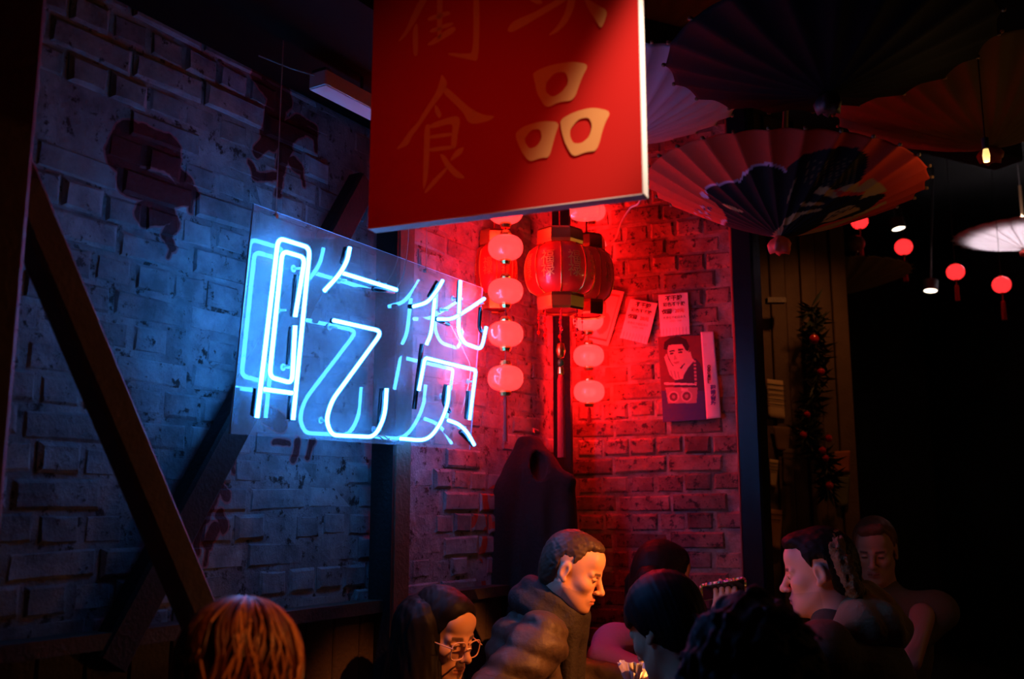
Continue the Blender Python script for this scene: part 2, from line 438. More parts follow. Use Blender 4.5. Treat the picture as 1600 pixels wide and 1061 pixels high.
# black board laid over the post's near face as its painted shade
MB().box((0.0475, 0, 1.85), (0.01, 0.083, 3.4)).build('shade_board', M_BLACKTIMBER, post)
# post at the far left of the frame
p = on_plane(-45, 700, LO + LN * 0.55, LN)
beam('timber_post', (p.x - 0.03, p.y, 0.0), (p.x - 0.03, p.y, 3.7), 0.12, 0.10, M_POST, LN, 'thick timber post cut by the left edge of the picture', 'post')
# black soffit added to darken the wall top; the light box hangs from it
so = MB().box((0, 0, 0), (2.75, 0.50, 0.10), rotw); o = so.build('trim_2', M_CEIL); o.location = LO + LU * (-0.25) + LN * 0.255 + Vector((0, 0, 2.62)); o['kind'] = 'structure'; o['label'] = 'added black soffit darkening the top of the left brick wall'
# dado boards and rail along the left wall
dz = on_plane(470, 962, LO + LN * 0.05, LN).z
dado = empty('trim_1'); dado['kind'] = 'structure'; dado['label'] = 'dark timber dado along the left wall'
bme = None
nb = 30
for i in range(nb):
    u = -1.5 + i * 0.115
    c = LO + LU * u + LN * 0.022 + Vector((0, 0, dz / 2))
    if bme is None:
        o = MB().bbox((0, 0, 0), (0.112, 0.03, dz - 0.02), b=0.004).build('dado_board', M_DARKWOOD, dado); bme = o.data
    else:
        o = bpy.data.objects.new('dado_board', bme); COL.objects.link(o); o.parent = dado
    o.location = c; o.rotation_euler = rotw.to_euler()
o = MB().box((0, 0, 0), (3.5, 0.07, 0.035)).build('dado_rail', M_DARKWOOD, dado)
o.location = LO + LU * 0.2 + LN * 0.035 + Vector((0, 0, dz)); o.rotation_euler = rotw.to_euler()

# rough timber at the end of the back wall, and the glossy dark pillar in front of it
e0 = CORNER + BU * (BLEN + 0.055)
beam('rough_timber', (e0.x, e0.y, 0), (e0.x, e0.y, 3.0), 0.09, 0.12, M_POST, BN, 'rough brown timber at the end of the red brick wall', 'post')
pp = at(1181, 800, 3.62)
beam('steel_pillar', (pp.x, pp.y, 0), (pp.x, pp.y, 3.75), 0.086, 0.086, M_GLOSSPOST, Vector((-0.57, -0.82, 0)), 'dark glossy square pillar right of the posters', 'pillar')
# dark header beam over the corner (carries lanterns and the light box)
beam('ceiling_beam', (-1.3, 2.65, 3.1), (2.4, 4.6, 3.1), 0.16, 0.2, M_BLACKTIMBER, (0, 0, 1), 'black timber ceiling beam above the lanterns', 'beam')

# small emergency light box hanging under the ceiling, left of the red banner
lb = at(546, 150, 2.62)
ebox = empty('emergency_light', lb); tag(ebox, 'small white box light hanging left of the red hanging board', 'light fitting')
er = Matrix.Rotation(-TH, 3, 'Z') 
ebox.rotation_euler = (0, 0, -R(32))
MB().bbox((0, 0, 0), (0.062, 0.26, 0.04), b=0.004).build('housing', mat('white_plastic', (0.75, 0.74, 0.76), 0.45), ebox)
MB().box((0, 0, -0.0215), (0.056, 0.25, 0.003)).build('diffuser', mat('frosted_diffuser', (0.8, 0.8, 0.85), 0.3), ebox)
MB().box((0, -0.115, 0.026), (0.05, 0.02, 0.012)).build('bracket', M_STEEL, ebox)
MB().tube([(0, 0.05, 0.02), (0, 0.05, 2.57 - lb.z)], 0.004, 6).build('hanging_rod', M_BLACK, ebox)
c0 = Vector((0, -0.12, 0.01))
MB().tube([c0, c0 + Vector((-0.06, -0.05, 0.02)), c0 + Vector((-0.14, -0.09, 0.06))], 0.002, 5).build('cable', M_WIRE, ebox)

# ------------------------------------------------------------------ neon sign
SA, SLEAN = R(26.65), R(5.43)
SN = Vector((math.cos(SA) * math.cos(SLEAN), -math.sin(SA) * math.cos(SLEAN), -math.sin(SLEAN)))
SP = CAM + ray(378, 498) * (2.28 * 1.065)
SC = [on_plane(x, y, SP, SN) for x, y in ((397, 318), (755, 450), (735, 703), (360, 678))]
SX = (SC[1] - SC[0]).normalized(); SY = SN.cross(SX)
m, nt, b = new_mat('clear_acrylic'); L = nt.links
nt.nodes.remove(b)
tr = N(nt, 'ShaderNodeBsdfTransparent'); tr.inputs[0].default_value = (0.94, 0.96, 1.0, 1)
gl = N(nt, 'ShaderNodeBsdfGlossy'); gl.inputs['Roughness'].default_value = 0.015
hz = N(nt, 'ShaderNodeBsdfGlossy'); hz.inputs['Roughness'].default_value = 0.45; hz.inputs[0].default_value = (1, 1, 1, 1)
df = N(nt, 'ShaderNodeBsdfDiffuse'); df.inputs[0].default_value = (0.85, 0.88, 0.95, 1)
fr = N(nt, 'ShaderNodeFresnel'); fr.inputs['IOR'].default_value = 1.5
geo = N(nt, 'ShaderNodeNewGeometry')
inv = N(nt, 'ShaderNodeMath', operation='SUBTRACT'); inv.inputs[0].default_value = 1.0; L.new(geo.outputs['Backfacing'], inv.inputs[1])
fm = N(nt, 'ShaderNodeMath', operation='MULTIPLY'); L.new(fr.outputs[0], fm.inputs[0]); L.new(inv.outputs[0], fm.inputs[1])
fm2 = N(nt, 'ShaderNodeMath', operation='MULTIPLY'); L.new(fm.outputs[0], fm2.inputs[0]); fm2.inputs[1].default_value = 2.2
m1 = N(nt, 'ShaderNodeMixShader'); L.new(fm2.outputs[0], m1.inputs[0]); L.new(tr.outputs[0], m1.inputs[1]); L.new(gl.outputs[0], m1.inputs[2])
m2 = N(nt, 'ShaderNodeMixShader'); m2.inputs[0].default_value = 0.09; L.new(m1.outputs[0], m2.inputs[1]); L.new(df.outputs[0], m2.inputs[2])
m3 = N(nt, 'ShaderNodeMixShader'); m3.inputs[0].default_value = 0.02; L.new(m2.outputs[0], m3.inputs[1]); L.new(hz.outputs[0], m3.inputs[2])
L.new(m3.outputs[0], nt.nodes['Material Output'].inputs[0])
M_ACRYL = m
M_EDGE = mat('acrylic_edge', (0.55, 0.7, 0.9), 0.35)
M_NEON = mat('neon_glow', (0, 0, 0), 0.5, emit=tuple(c / NEON_CORE[2] for c in NEON_CORE), estr=NEON_CORE[2])
m, nt, b = new_mat('neon_halo_glass'); L = nt.links; nt.nodes.remove(b)  # glass sleeve with a blue glow that imitates the halo round the tubes
tr = N(nt, 'ShaderNodeBsdfTransparent'); em = N(nt, 'ShaderNodeEmission'); em.inputs[0].default_value = (0.03, 0.33, 1, 1); em.inputs[1].default_value = 1.7
mx = N(nt, 'ShaderNodeMixShader'); mx.inputs[0].default_value = 0.45
L.new(tr.outputs[0], mx.inputs[1]); L.new(em.outputs[0], mx.inputs[2]); L.new(mx.outputs[0], nt.nodes['Material Output'].inputs[0])
M_NHALO = m
M_BLOCK = mat('blackout_paint', (0.008, 0.010, 0.016), 0.25)
sign = empty('neon_sign', (0, 0, 0)); tag(sign, 'glowing blue white neon sign on a clear acrylic sheet', 'neon sign')
# the sheet
mbp = MB(); t = 0.005
vs = [c for c in SC] + [c - SN * t for c in SC]
mbp.add(vs, [(3, 2, 1, 0), (4, 5, 6, 7)])
pan = mbp.build('acrylic_sheet', M_ACRYL, sign)
# orientation: front faces outward
me = pan.data
if Vector(me.polygons[0].normal).dot(SN) < 0:
    me.flip_normals()
med = MB(); med.add(vs, [(0, 1, 5, 4), (1, 2, 6, 5), (2, 3, 7, 6), (3, 0, 4, 7)])
med.build('sheet_edge', M_EDGE, sign)
def zs(x, y): return (340 + x / 2.468, 290 + y / 2.468)
def npt(x, y, gap=0.045):
    q = zs(x, y); return on_plane(q[0], q[1], SP + SN * gap, SN)
def stroke(pts, rad=None, smooth=False):
    P = [npt(*p) for p in pts]
    P = smooth_path(P, 7) if smooth else (round_path(P, rad or 0.02) if len(P) > 2 else P)
    o = MB().tube(P, 0.0054, 10).build('neon_tube', M_NEON, sign, True)
    MB().tube(P, 0.0078, 12).build('halo_sleeve', M_NHALO, o, True)
    return P
def dark(pts, gap=0.030):
    P = [npt(x, y, gap) for x, y in pts]
    P = smooth_path(P, 4) if len(P) > 2 else P
    MB().tube(P, 0.0075, 10).build('blackout_end', M_BLOCK, sign, True)
# character one: mouth radical + beg
stroke([(152, 895), (234, 202), (356, 240), (291, 903)], 0.022)
stroke([(299, 505), (337, 278), (250, 252), (200, 738), (287, 762), (299, 540)], 0.020)
stroke([(181, 786), (287, 800)])
stroke([(510, 238), (497, 292), (466, 345), (412, 405)], smooth=True)
stroke([(484, 338), (690, 402)])
stroke([(448, 520), (636, 562), (440, 830), (418, 905), (440, 962), (606, 970), (645, 890), (652, 782)], 0.035)
# character two: goods
stroke([(756, 466), (808, 448), (845, 405), (868, 366)], smooth=True)
stroke([(838, 435), (824, 560), (806, 612)], smooth=True)
stroke([(1028, 436), (962, 480), (905, 512), (850, 515)], smooth=True)
stroke([(936, 366), (932, 460), (928, 560), (950, 608), (1018, 632), (1036, 545)], 0.03)
stroke([(776, 790), (800, 664), (996, 712), (972, 903)], 0.012)
stroke([(893, 772), (884, 850), (850, 930), (800, 978), (706, 976)], smooth=True)
stroke([(890, 905), (930, 922), (962, 952), (990, 1000)], smooth=True)
for d in ([(148, 782), (136, 890)], [(283, 812), (276, 902)], [(284, 546), (272, 690)], [(303, 345), (290, 505)], [(494, 240), (480, 300)],
          [(634, 782), (622, 930)], [(788, 612), (758, 862)], [(880, 768), (872, 832), (895, 872)], [(966, 792), (958, 900)], [(932, 366), (927, 450)],
          [(846, 372), (815, 428)], [(1014, 470), (1010, 545), (1024, 570)], [(842, 514), (890, 535)], [(936, 950), (982, 998)], [(740, 466), (752, 466)],
          [(600, 398), (680, 408)], [(440, 522), (450, 522)]):
    dark(d)
M_STAND = mat('glass_support', (0.5, 0.62, 0.75), 0.15)
for (x, y) in ((290, 320), (250, 700), (465, 365), (620, 380), (600, 940), (430, 545), (905, 435), (860, 812), (930, 930), (965, 755), (860, 480), (1000, 455), (230, 480), (395, 905)):
    a = npt(x, y, 0.001); b2 = npt(x, y, 0.036)
    o = MB().tube([a, a + SN * 0.028], [0.004, 0.003], 8).build('tube_support', M_STAND, sign, True)
    MB().tube([a + SN * 0.0, a + SN * 0.003], 0.010, 10).build('support_foot', M_STAND, o)
# feed wires and hanging wires
MB().tube(smooth_path([npt(690, 402, 0.03), npt(720, 330, 0.02), npt(736, 200, 0.01), npt(736, 60, 0.0)], 6), 0.0016, 6).build('feed_wire', M_WIRE, sign)
MB().tube(smooth_path([npt(610, 968, 0.02), npt(640, 965, 0.012), npt(670, 985, 0.012), npt(706, 978, 0.02)], 6), 0.0018, 6).build('feed_wire', M_WIRE, sign)
MB().tube(smooth_path([npt(900, 540, 0.02), npt(950, 640, 0.01), npt(975, 720, 0.01), npt(940, 880, 0.012)], 6), 0.0016, 6).build('feed_wire', M_WIRE, sign)
for q in (SC[0] * 0.93 + SC[1] * 0.07, SC[0] * 0.32 + SC[1] * 0.68):
    q = q - SY * 0.0 + SN * 0.0 - (SC[0] - SC[3]).normalized() * 0.012
    MB().tube([q, Vector((q.x, q.y, 2.57 if (q - LO).dot(LU) < 1.1 else 3.72))], 0.0014, 6).build('hanging_wire', M_WIRE, sign)
    MB().tube([q - SN * 0.008, q + SN * 0.004], 0.006, 10).build('screw', M_STEEL, sign)

# ------------------------------------------------------------------ red hanging board with characters
HU = Vector((math.sin(R(67)), -math.cos(R(67)), 0))           # to the right, nearer
HN = Vector((HU.y, -HU.x, 0))                                  # towards the viewer
HP = at(1004, 302, 1.74)
hc = [on_plane(575, 357, HP, HN), HP]
HW = (hc[1] - hc[0]).dot(HU); hz0 = (hc[0].z + hc[1].z) / 2; HH = 1.05; HT = 0.032
board = empty('hanging_board', (0, 0, 0)); tag(board, 'red hanging board with gold Chinese characters above the neon sign', 'sign')
M_RED = mat('red_board', (0.62, 0.012, 0.008), 0.42, noise=0.06, nscale=5)
M_REDEDGE = mat('board_edge', (0.92, 0.80, 0.74), 0.5)
M_CHAR = mat('gold_lettering', (0.80, 0.34, 0.10), 0.5)
roth = Matrix((HU, -HN, Vector((0, 0, 1)))).transposed()
ctr = hc[0] + HU * (HW / 2) - HN * (HT / 2); ctr.z = hz0 + HH / 2
MB().box(ctr, (HW, HT, HH), roth).build('panel', M_RED, board)
ec = hc[0] + HU * (HW + 0.001) - HN * (HT / 2); ec.z = hz0 + HH / 2
MB().box(ec, (0.002, HT, HH), roth).build('edge_strip', M_REDEDGE, board)
ec = hc[0] + HU * (HW / 2) - HN * (HT / 2); ec.z = hz0 - 0.001
MB().box(ec, (HW, HT, 0.002), roth).build('edge_strip', M_REDEDGE, board)
for q in (0.12, 0.88):
    a = hc[0] + HU * HW * q - HN * HT / 2; a.z = hz0 + HH
    MB().tube([a, Vector((a.x, a.y, 3.74))], 0.004, 6).build('hanging_rod', M_BLACK, board)
def glyph(polys, name='character'):
    """polys: list of (outer, hole or None) in zoomed picture coordinates"""
    mb = MB()
    for outer, hole in polys:
        def cv(pl): return [on_plane(560 + x / 2.867, y / 2.867, HP + HN * 0.0012, HN) for x, y in pl]
        loops = [cv(outer)] + ([cv(hole)] if hole else [])
        # smooth outlines a little
        loops = [chaikin(l) for l in loops]
        flat = [p for l in loops for p in l]
        tri = tessellate_polygon([[Vector(((p - HP).dot(HU), p.z, 0)) for p in l] for l in loops])
        mb.add(flat, tri)
    return mb.build(name, M_CHAR, board)
def chaikin(l, n=2):
    for _ in range(n):
        o = []
        for i in range(len(l)):
            a, b = l[i], l[(i + 1) % len(l)]
            o += [a * 0.8 + b * 0.2, a * 0.2 + b * 0.8]
        l = o
    return l
glyph([([(372, 328), (400, 368), (385, 412), (335, 475), (275, 565), (240, 610), (222, 652), (163, 675), (200, 630), (225, 590), (262, 552), (300, 488), (345, 420), (365, 365)], None),
       ([(388, 385), (440, 430), (500, 485), (560, 515), (615, 520), (590, 540), (525, 557), (492, 550), (470, 505), (420, 455), (378, 415)], None),
       ([(340, 470), (352, 472), (376, 515), (362, 532), (345, 510)], None),
       ([(296, 562), (322, 552), (318, 700), (310, 800), (288, 868), (292, 700)], None),
       ([(316, 556), (438, 515), (458, 535), (445, 600), (438, 664), (414, 668), (418, 600), (424, 550), (322, 580)], None),
       ([(318, 606), (420, 592), (420, 610), (318, 624)], None), ([(316, 662), (428, 650), (428, 668), (316, 682)], None),
       ([(292, 862), (330, 808), (400, 742), (398, 762), (345, 824), (302, 868)], None),
       ([(436, 672), (476, 655), (462, 692), (404, 728)], None), ([(362, 690), (385, 692), (420, 745), (486, 800), (440, 800), (392, 752)], None)])
glyph([([(780, 325), (860, 290), (960, 275), (1032, 288), (1000, 350), (965, 450), (900, 456), (840, 486), (800, 420), (788, 360)],
        [(840, 372), (880, 325), (930, 322), (942, 370), (912, 412), (870, 437), (838, 412)]),
       ([(698, 600), (740, 565), (820, 542), (902, 546), (880, 610), (855, 706), (820, 706), (765, 726), (730, 680)],
        [(740, 625), (775, 580), (815, 578), (822, 620), (800, 655), (765, 668)]),
       ([(904, 535), (970, 500), (1050, 480), (1133, 498), (1100, 560), (1070, 676), (1020, 680), (960, 704), (925, 640), (908, 580)],
        [(948, 580), (985, 533), (1032, 525), (1048, 560), (1035, 612), (1000, 642), (963, 642), (948, 612)])])
glyph([([(172, 192), (205, 172), (255, 100), (285, 40), (318, -20), (290, -30), (262, 20), (232, 85), (212, 135)], None),
       ([(170, -20), (205, -45), (270, -150), (240, -160), (210, -90)], None),
       ([(243, 130), (266, 95), (268, 250), (245, 252)], None),
       ([(352, -130), (380, -135), (374, 172), (352, 182)], None), ([(308, 78), (405, 45), (415, 66), (312, 98)], None), ([(300, 200), (425, 112), (442, 138), (330, 206)], None),
       ([(318, 132), (420, 96), (428, 112), (322, 152)], None), ([(300, -20), (420, -60), (425, -42), (305, 0)], None),
       ([(515, -60), (542, -62), (541, 276), (500, 268), (400, 247), (405, 236), (480, 241), (515, 236)], None), ([(440, -60), (600, -110), (610, -90), (445, -36)], None), ([(460, -150), (560, -180), (565, -162), (465, -130)], None)])
glyph([([(664, 138), (690, 95), (790, 55), (900, -10), (1010, -80), (1010, -50), (900, 22), (800, 82), (720, 130), (685, 146)], None),
       ([(845, 162), (890, 120), (930, 50), (945, -60), (948, -200), (980, -210), (982, -60), (966, 40), (935, 102), (890, 147)], None),
       ([(1005, -20), (1060, 15), (1118, 48), (1098, 108), (1086, 127), (1064, 95), (1030, 40)], None),
       ([(760, -120), (820, -100), (850, -60), (830, -50), (790, -80)], None), ([(740, -30), (800, -20), (830, 15), (800, 20), (765, 0)], None)])
# the spot that rakes the board from the right
def spot(name, loc, target, power, col, size, blend, rad, label):
    o = empty(name, loc); tag(o, label, 'spotlight')
    d = (Vector(target) - Vector(loc)).normalized()
    q = d.to_track_quat('-Z', 'Y')
    MBc = MB().lathe([(0.0, 0.09), (0.035, 0.085), (0.042, 0.06), (0.042, -0.03), (0.038, -0.03), (0.036, 0.05), (0.0, 0.06)], seg=20)
    can = MBc.build('lamp_can', M_BLACK, o, True); can.rotation_euler = q.to_euler()
    MB().tube([Vector((0, 0, 0.05)), Vector((0, 0, (3.74 if 'partition' not in label else 3.01) - loc[2]))], 0.008, 8).build('stem', M_BLACK, o)
    ld = bpy.data.lights.new(name, 'SPOT'); ld.energy = power; ld.color = col; ld.spot_size = R(size); ld.spot_blend = blend; ld.shadow_soft_size = rad
    lo = bpy.data.objects.new('lamp_beam', ld); COL.objects.link(lo); lo.parent = o; lo.rotation_euler = q.to_euler(); lo.location = d * 0.04
    return o
spot('spot_lamp', (0.75, 1.20, 3.30), at(1020, 120, 1.75), BANNER_SPOT_W, (1.0, 0.78, 0.62), 13, 1.0, 0.03, 'black can spotlight aimed at the red hanging board')
spot('spot_lamp', (-0.10, 0.35, 1.90), (-0.05, 1.85, 2.06), 17.0, (1.0, 0.09, 0.02), 35, 1.0, 0.05, 'added unseen red fill spotlight facing the hanging board')  # added out of view, dim red fill over the board
WARM = (1.0, 0.26, 0.05)
spot('spot_lamp', (1.60, 2.30, 2.12), (0.245, 3.12, 1.05), TABLE_SPOT_W, WARM, 18, 0.6, 0.03, 'black can spotlight aimed at the man in the puffer jacket')
spot('spot_lamp', (1.30, 1.70, 2.90), (-0.16, 2.78, 1.00), TABLE_SPOT_W * 0.8, WARM, 12, 0.7, 0.03, 'black can spotlight aimed at the woman with glasses')
spot('spot_lamp', (1.20, 0.95, 2.40), (-0.42, 1.60, 1.02), TABLE_SPOT_W * 0.2, WARM, 18, 0.7, 0.03, 'black can spotlight aimed at the blonde hair')
spot('spot_lamp', (1.42, 4.08, 2.75), (1.40, 4.9, 1.85), 6.5, (1.0, 0.36, 0.10), 90, 0.8, 0.03, 'added black can spotlight brightening the boarded partition')  # extra lamp added to lift the dark papers and boards

sc_ = empty('fill_sconce', (4.19, 3.2, 1.7)); tag(sc_, 'added unseen sconce on the right hand wall brightening the parasols', 'fill light')  # added out of view as warm fill for the right side
MB().lathe([(0.0, -.10), (.05, -.10), (.06, .10), (.055, .10), (.045, -.09), (0.0, -.09)], (-.10, 0, 0), 18).build('shade', M_BLACK, sc_)
MB().box((-.03, 0, 0), (.10, .03, .03)).build('arm', M_BLACK, sc_)
def lampobj(parent, typ, loc, energy, col, target=None, size=60, rad=.04):
    ld = bpy.data.lights.new('lamp', typ); ld.energy = energy; ld.color = col; ld.shadow_soft_size = rad
    if typ == 'SPOT': ld.spot_size = R(size); ld.spot_blend = .6
    o = bpy.data.objects.new('lamp', ld); COL.objects.link(o); o.parent = parent; o.location = loc
    if target is not None: o.rotation_euler = (Vector(target) - parent.location - Vector(loc)).to_track_quat('-Z', 'Y').to_euler()
lampobj(sc_, 'SPOT', (-.10, 0, .11), 18.0, (1.0, .42, .12), (1.0, 3.1, 2.35), 55)
lampobj(sc_, 'POINT', (-.10, 0, .16), 6.0, (1.0, .42, .12))

# ------------------------------------------------------------------ red lanterns
def lantern_mat(name, col, estr, rough=0.25, base=(0.5, 0.01, 0.01), see=0.25):
    m, nt, b = new_mat(name); L = nt.links
    b.inputs['Base Color'].default_value = (*base, 1); b.inputs['Roughness'].default_value = rough
    b.inputs['Emission Color'].default_value = (*col, 1); b.inputs['Emission Strength'].default_value = estr
    b.inputs['Coat Weight'].default_value = 0.6; b.inputs['Coat Roughness'].default_value = 0.1
    tr = N(nt, 'ShaderNodeBsdfTransparent'); tr.inputs[0].default_value = (1, 0.25, 0.22, 1)
    mx = N(nt, 'ShaderNodeMixShader'); mx.inputs[0].default_value = see
    L.new(b.outputs[0], mx.inputs[1]); L.new(tr.outputs[0], mx.inputs[2]); L.new(mx.outputs[0], nt.nodes['Material Output'].inputs[0])
    return m
M_GLOBE = lantern_mat('lit_red_silk', (1.0, 0.085, 0.085), 1.25)
M_TASSEL = mat('red_tassel', (0.55, 0.015, 0.015), 0.8, bump=0.5, bscale=300)
def point(parent, loc, watts, col, rad=0.02):
    ld = bpy.data.lights.new('bulb', 'POINT'); ld.energy = watts; ld.color = col; ld.shadow_soft_size = rad
    o = bpy.data.objects.new('bulb', ld); COL.objects.link(o); o.parent = parent; o.location = loc; return o
RED = (1.0, 0.02, 0.025)
def globe_prof(r, h, cap):
    n = 12; out = []
    for i in range(n + 1):
        a = -math.pi / 2 + math.pi * i / n
        ca = abs(math.cos(a)) ** 0.72; sa = math.copysign(abs(math.sin(a)) ** 0.9, math.sin(a))
        out.append((max(r * ca, cap), h * sa))
    return out
def lantern_string(x, ys, depth, wpx, label, top_z=3.6, tassel_to=None, watts=LANTERN_W, lit=None):
    P0 = at(x, ys[0], depth)
    root = empty('lantern_string', (P0.x, P0.y, P0.z)); tag(root, label, 'lantern string', 'strings of small red lanterns by the brick corner')
    r = wpx / 2 * depth / FPX
    gm = None; cm = None; zs_ = []
    for i, y in enumerate(ys):
        z = at(x, y, depth).z - P0.z; zs_.append(z)
        if gm is None:
            o = MB().lathe(globe_prof(r, r * 0.72, r * 0.28), seg=28).build('lantern_globe', M_GLOBE, root, True); gm = o.data
            cm = MB().lathe([(0.0, r * 0.62), (r * .30, r * 0.62), (r * .34, r * 0.80), (r * .26, r * 0.98), (0.0, r * 0.98)], seg=12)
            k = cm.build('gold_cap', M_GOLD, o); cmesh = k.data
        else:
            o = bpy.data.objects.new('lantern_globe', gm); COL.objects.link(o); o.parent = root
            k = bpy.data.objects.new('gold_cap', cmesh); COL.objects.link(k); k.parent = o
        k2 = bpy.data.objects.new('gold_cap', cmesh); COL.objects.link(k2); k2.parent = o; k2.rotation_euler = (math.pi, 0, 0)
        o.location = (0, 0, z); o.rotation_euler = (0, 0, random.uniform(0, 6))
        if watts: point(root, (0, 0, z), watts, RED, r * 0.5)
    MB().tube([(0, 0, top_z - P0.z), (0, 0, zs_[-1] - r)], 0.0022, 6).build('cord', M_CORD, root)
    if tassel_to:
        zb = at(x, tassel_to, depth).z - P0.z; zt = zs_[-1] - r
        MB().lathe([(0.0, zt), (0.006, zt - .005), (0.008, zt - 0.02), (0.006, zt - 0.03), (0.0085, zb), (0.0, zb)], seg=12).build('tassel', M_TASSEL, root)
    return root
lantern_string(790, [330, 387, 455, 522, 591], 3.42, 57, 'string of five small glowing red lanterns beside the right edge of the neon sign', 3.05, 690)
lantern_string(919, [500, 556, 612], 3.97, 49, 'short string of small glowing red lanterns right of the big gold rimmed lantern', 3.05, 660, watts=22.0)
lantern_string(925, [384, 330], 4.06, 46, 'small glowing red lantern pair half hidden behind the big lanterns', 3.05)

def palace_lantern(px, py, depth, wpx, hpx, label, lit, rz=0.0, tassel=True):
    P0 = at(px, py, depth); sc = depth / FPX
    r = wpx / 2 * sc; h = hpx / 2 * sc
    root = empty('palace_lantern', P0, rz); tag(root, label, 'lantern', 'big panelled lanterns by the brick corner')
    n = 8
    def ringr(t): return r * (0.62 + 0.38 * math.sqrt(max(0, 1 - t * t)))
    msh = None
    for k in range(n):
        # one panel: between angle 0 and 2pi/n
        if msh is None:
            mb = MB(); nu, nv = 4, 10; vs = []
            for j in range(nv + 1):
                t = -1 + 2 * j / nv
                for i in range(nu + 1):
                    a = (i / nu - 0.5) * (2 * math.pi / n) * 0.97
                    rr_ = ringr(t) * (1 - 0.35 * (1 - math.cos(a)))
                    vs.append((rr_ * math.cos(a), rr_ * math.sin(a), t * h))
            mb.add(vs, [(j * (nu + 1) + i, j * (nu + 1) + i + 1, (j + 1) * (nu + 1) + i + 1, (j + 1) * (nu + 1) + i) for j in range(nv) for i in range(nu)])
            o = mb.build('silk_panel', M_SILK, root, True); msh = o.data
            rb = MB().tube([(ringr(-1 + 2 * j / 10) * math.cos(math.pi / n) * 1.012, ringr(-1 + 2 * j / 10) * math.sin(math.pi / n) * 1.012, (-1 + 2 * j / 10) * h) for j in range(11)], 0.0028, 6).build('gold_rib', M_GOLD, root, True); rmesh = rb.data
            # gold blessing character in relief on the panel
            cu = bpy.data.curves.new('t', 'FONT'); cu.body = '\u798f\n\u7984'; cu.size = r * 0.42; cu.align_x = 'CENTER'; cu.align_y = 'CENTER'; cu.extrude = 0.0004; cu.space_line = 0.9
            to = bpy.data.objects.new('t', cu); COL.objects.link(to); bpy.context.view_layer.update()
            tm = bpy.data.meshes.new_from_object(to.evaluated_get(bpy.context.evaluated_depsgraph_get())); bpy.data.objects.remove(to)
            for v in tm.vertices:
                x_, y_, z_ = v.co; t = max(-1, min(1, y_ / h)); a = x_ / r
                rr_ = ringr(t) * (1 - 0.35 * (1 - math.cos(a))) + 0.0015 + z_
                v.co = (rr_ * math.cos(a), rr_ * math.sin(a), y_)
            tm.materials.clear(); tm.materials.append(M_GOLDPRINT)
            g = link('gold_character', tm, None, root)
        else:
            o = bpy.data.objects.new('silk_panel', msh); rb = bpy.data.objects.new('gold_rib', rmesh); g = bpy.data.objects.new('gold_character', tm)
            for q in (o, rb, g): COL.objects.link(q); q.parent = root
        for q in (o, rb, g): q.rotation_euler = (0, 0, 2 * math.pi * k / n)
    for s_ in (-1, 1):
        z = s_ * h
        ring = MB().lathe([(r * .56, z), (r * .70, z), (r * .72, z + s_ * .012), (r * .70, z + s_ * .05), (r * .66, z + s_ * .058), (r * .54, z + s_ * .055)], seg=8)
        ring.build('gold_ring', M_GOLD, root)
        MB().lathe([(0.0, z + s_ * .05), (r * .6, z + s_ * .05)], seg=8).build('end_plate', M_DARKRED, root)
    MB().tube([(0, 0, h), (0, 0, 3.1 - P0.z)], 0.003, 6).build('cord', M_CORD, root)
    if tassel:
        zt = -h - 0.05
        for k in range(n):
            a = 2 * math.pi * (k + .5) / n
            x_, y_ = r * .62 * math.cos(a), r * .62 * math.sin(a)
            bd = MB().tube([(x_, y_, zt), (x_, y_, zt - 0.10)], 0.001, 5)
            for q, rad in ((0.02, .004), (0.032, .005), (0.046, .004), (0.085, .007)):
                bd.lathe([(0.0, zt - q - rad * 1.3), (rad * .8, zt - q - rad * .6), (rad, zt - q), (rad * .6, zt - q + rad), (0.0, zt - q + rad * 1.3)], (x_, y_, 0), 8)
            bd.build('bead_string', M_BEAD, root)
        MB().tube([(0, 0, zt), (0, 0, zt - 0.13)], 0.0015, 6).build('tassel_cord', M_CORD, root)
        MB().lathe([(0.0, zt - .12), (.012, zt - .125), (.018, zt - .15), (.012, zt - .175), (0.0, zt - .18)], seg=14).build('pendant', M_GOLD, root, True)
        MB().lathe([(0.0, zt - .18), (.010, zt - .185), (.013, zt - .195), (.010, zt - .206), (0.0, zt - .21)], seg=14).build('jade_bead', mat('jade', (0.02, 0.16, 0.05), 0.25), root, True)
        MB().lathe([(0.0, zt - .21), (.010, zt - .212), (.012, zt - .235), (.009, zt - .24)], seg=12).build('tassel_collar', M_GOLD, root)
        tb = at(px, 715, depth).z - P0.z
        MB().lathe([(.009, zt - .24), (.013, zt - .26), (.015, tb), (0.0, tb)], seg=14).build('tassel', M_TASSEL, root)
    if lit: point(root, (0, 0, 0), lit, RED, 0.05)
    return root
M_SILK = lantern_mat('dim_red_silk', (1.0, 0.03, 0.02), 0.05, rough=0.4, base=(0.55, 0.012, 0.01), see=0.06)
M_GOLDPRINT = mat('gold_print', (0.85, 0.50, 0.10), 0.35, metal=0.4)
M_DARKRED = mat('dark_red_card', (0.2, 0.01, 0.01), 0.7)
M_BEAD = mat('red_glass_beads', (0.6, 0.02, 0.02), 0.15)
palace_lantern(875, 424, 3.55, 112, 82, 'big red panelled lantern with gold rims, bead fringe and long tassel', 0.8, R(-68))
palace_lantern(917, 432, 3.80, 86, 84, 'darker red panelled lantern peeking out behind the big tasselled lantern', 0, R(-40), False)
palace_lantern(772, 424, 3.66, 74, 80, 'dim red panelled lantern behind the string of small red lanterns', 0.5, R(-60), False)
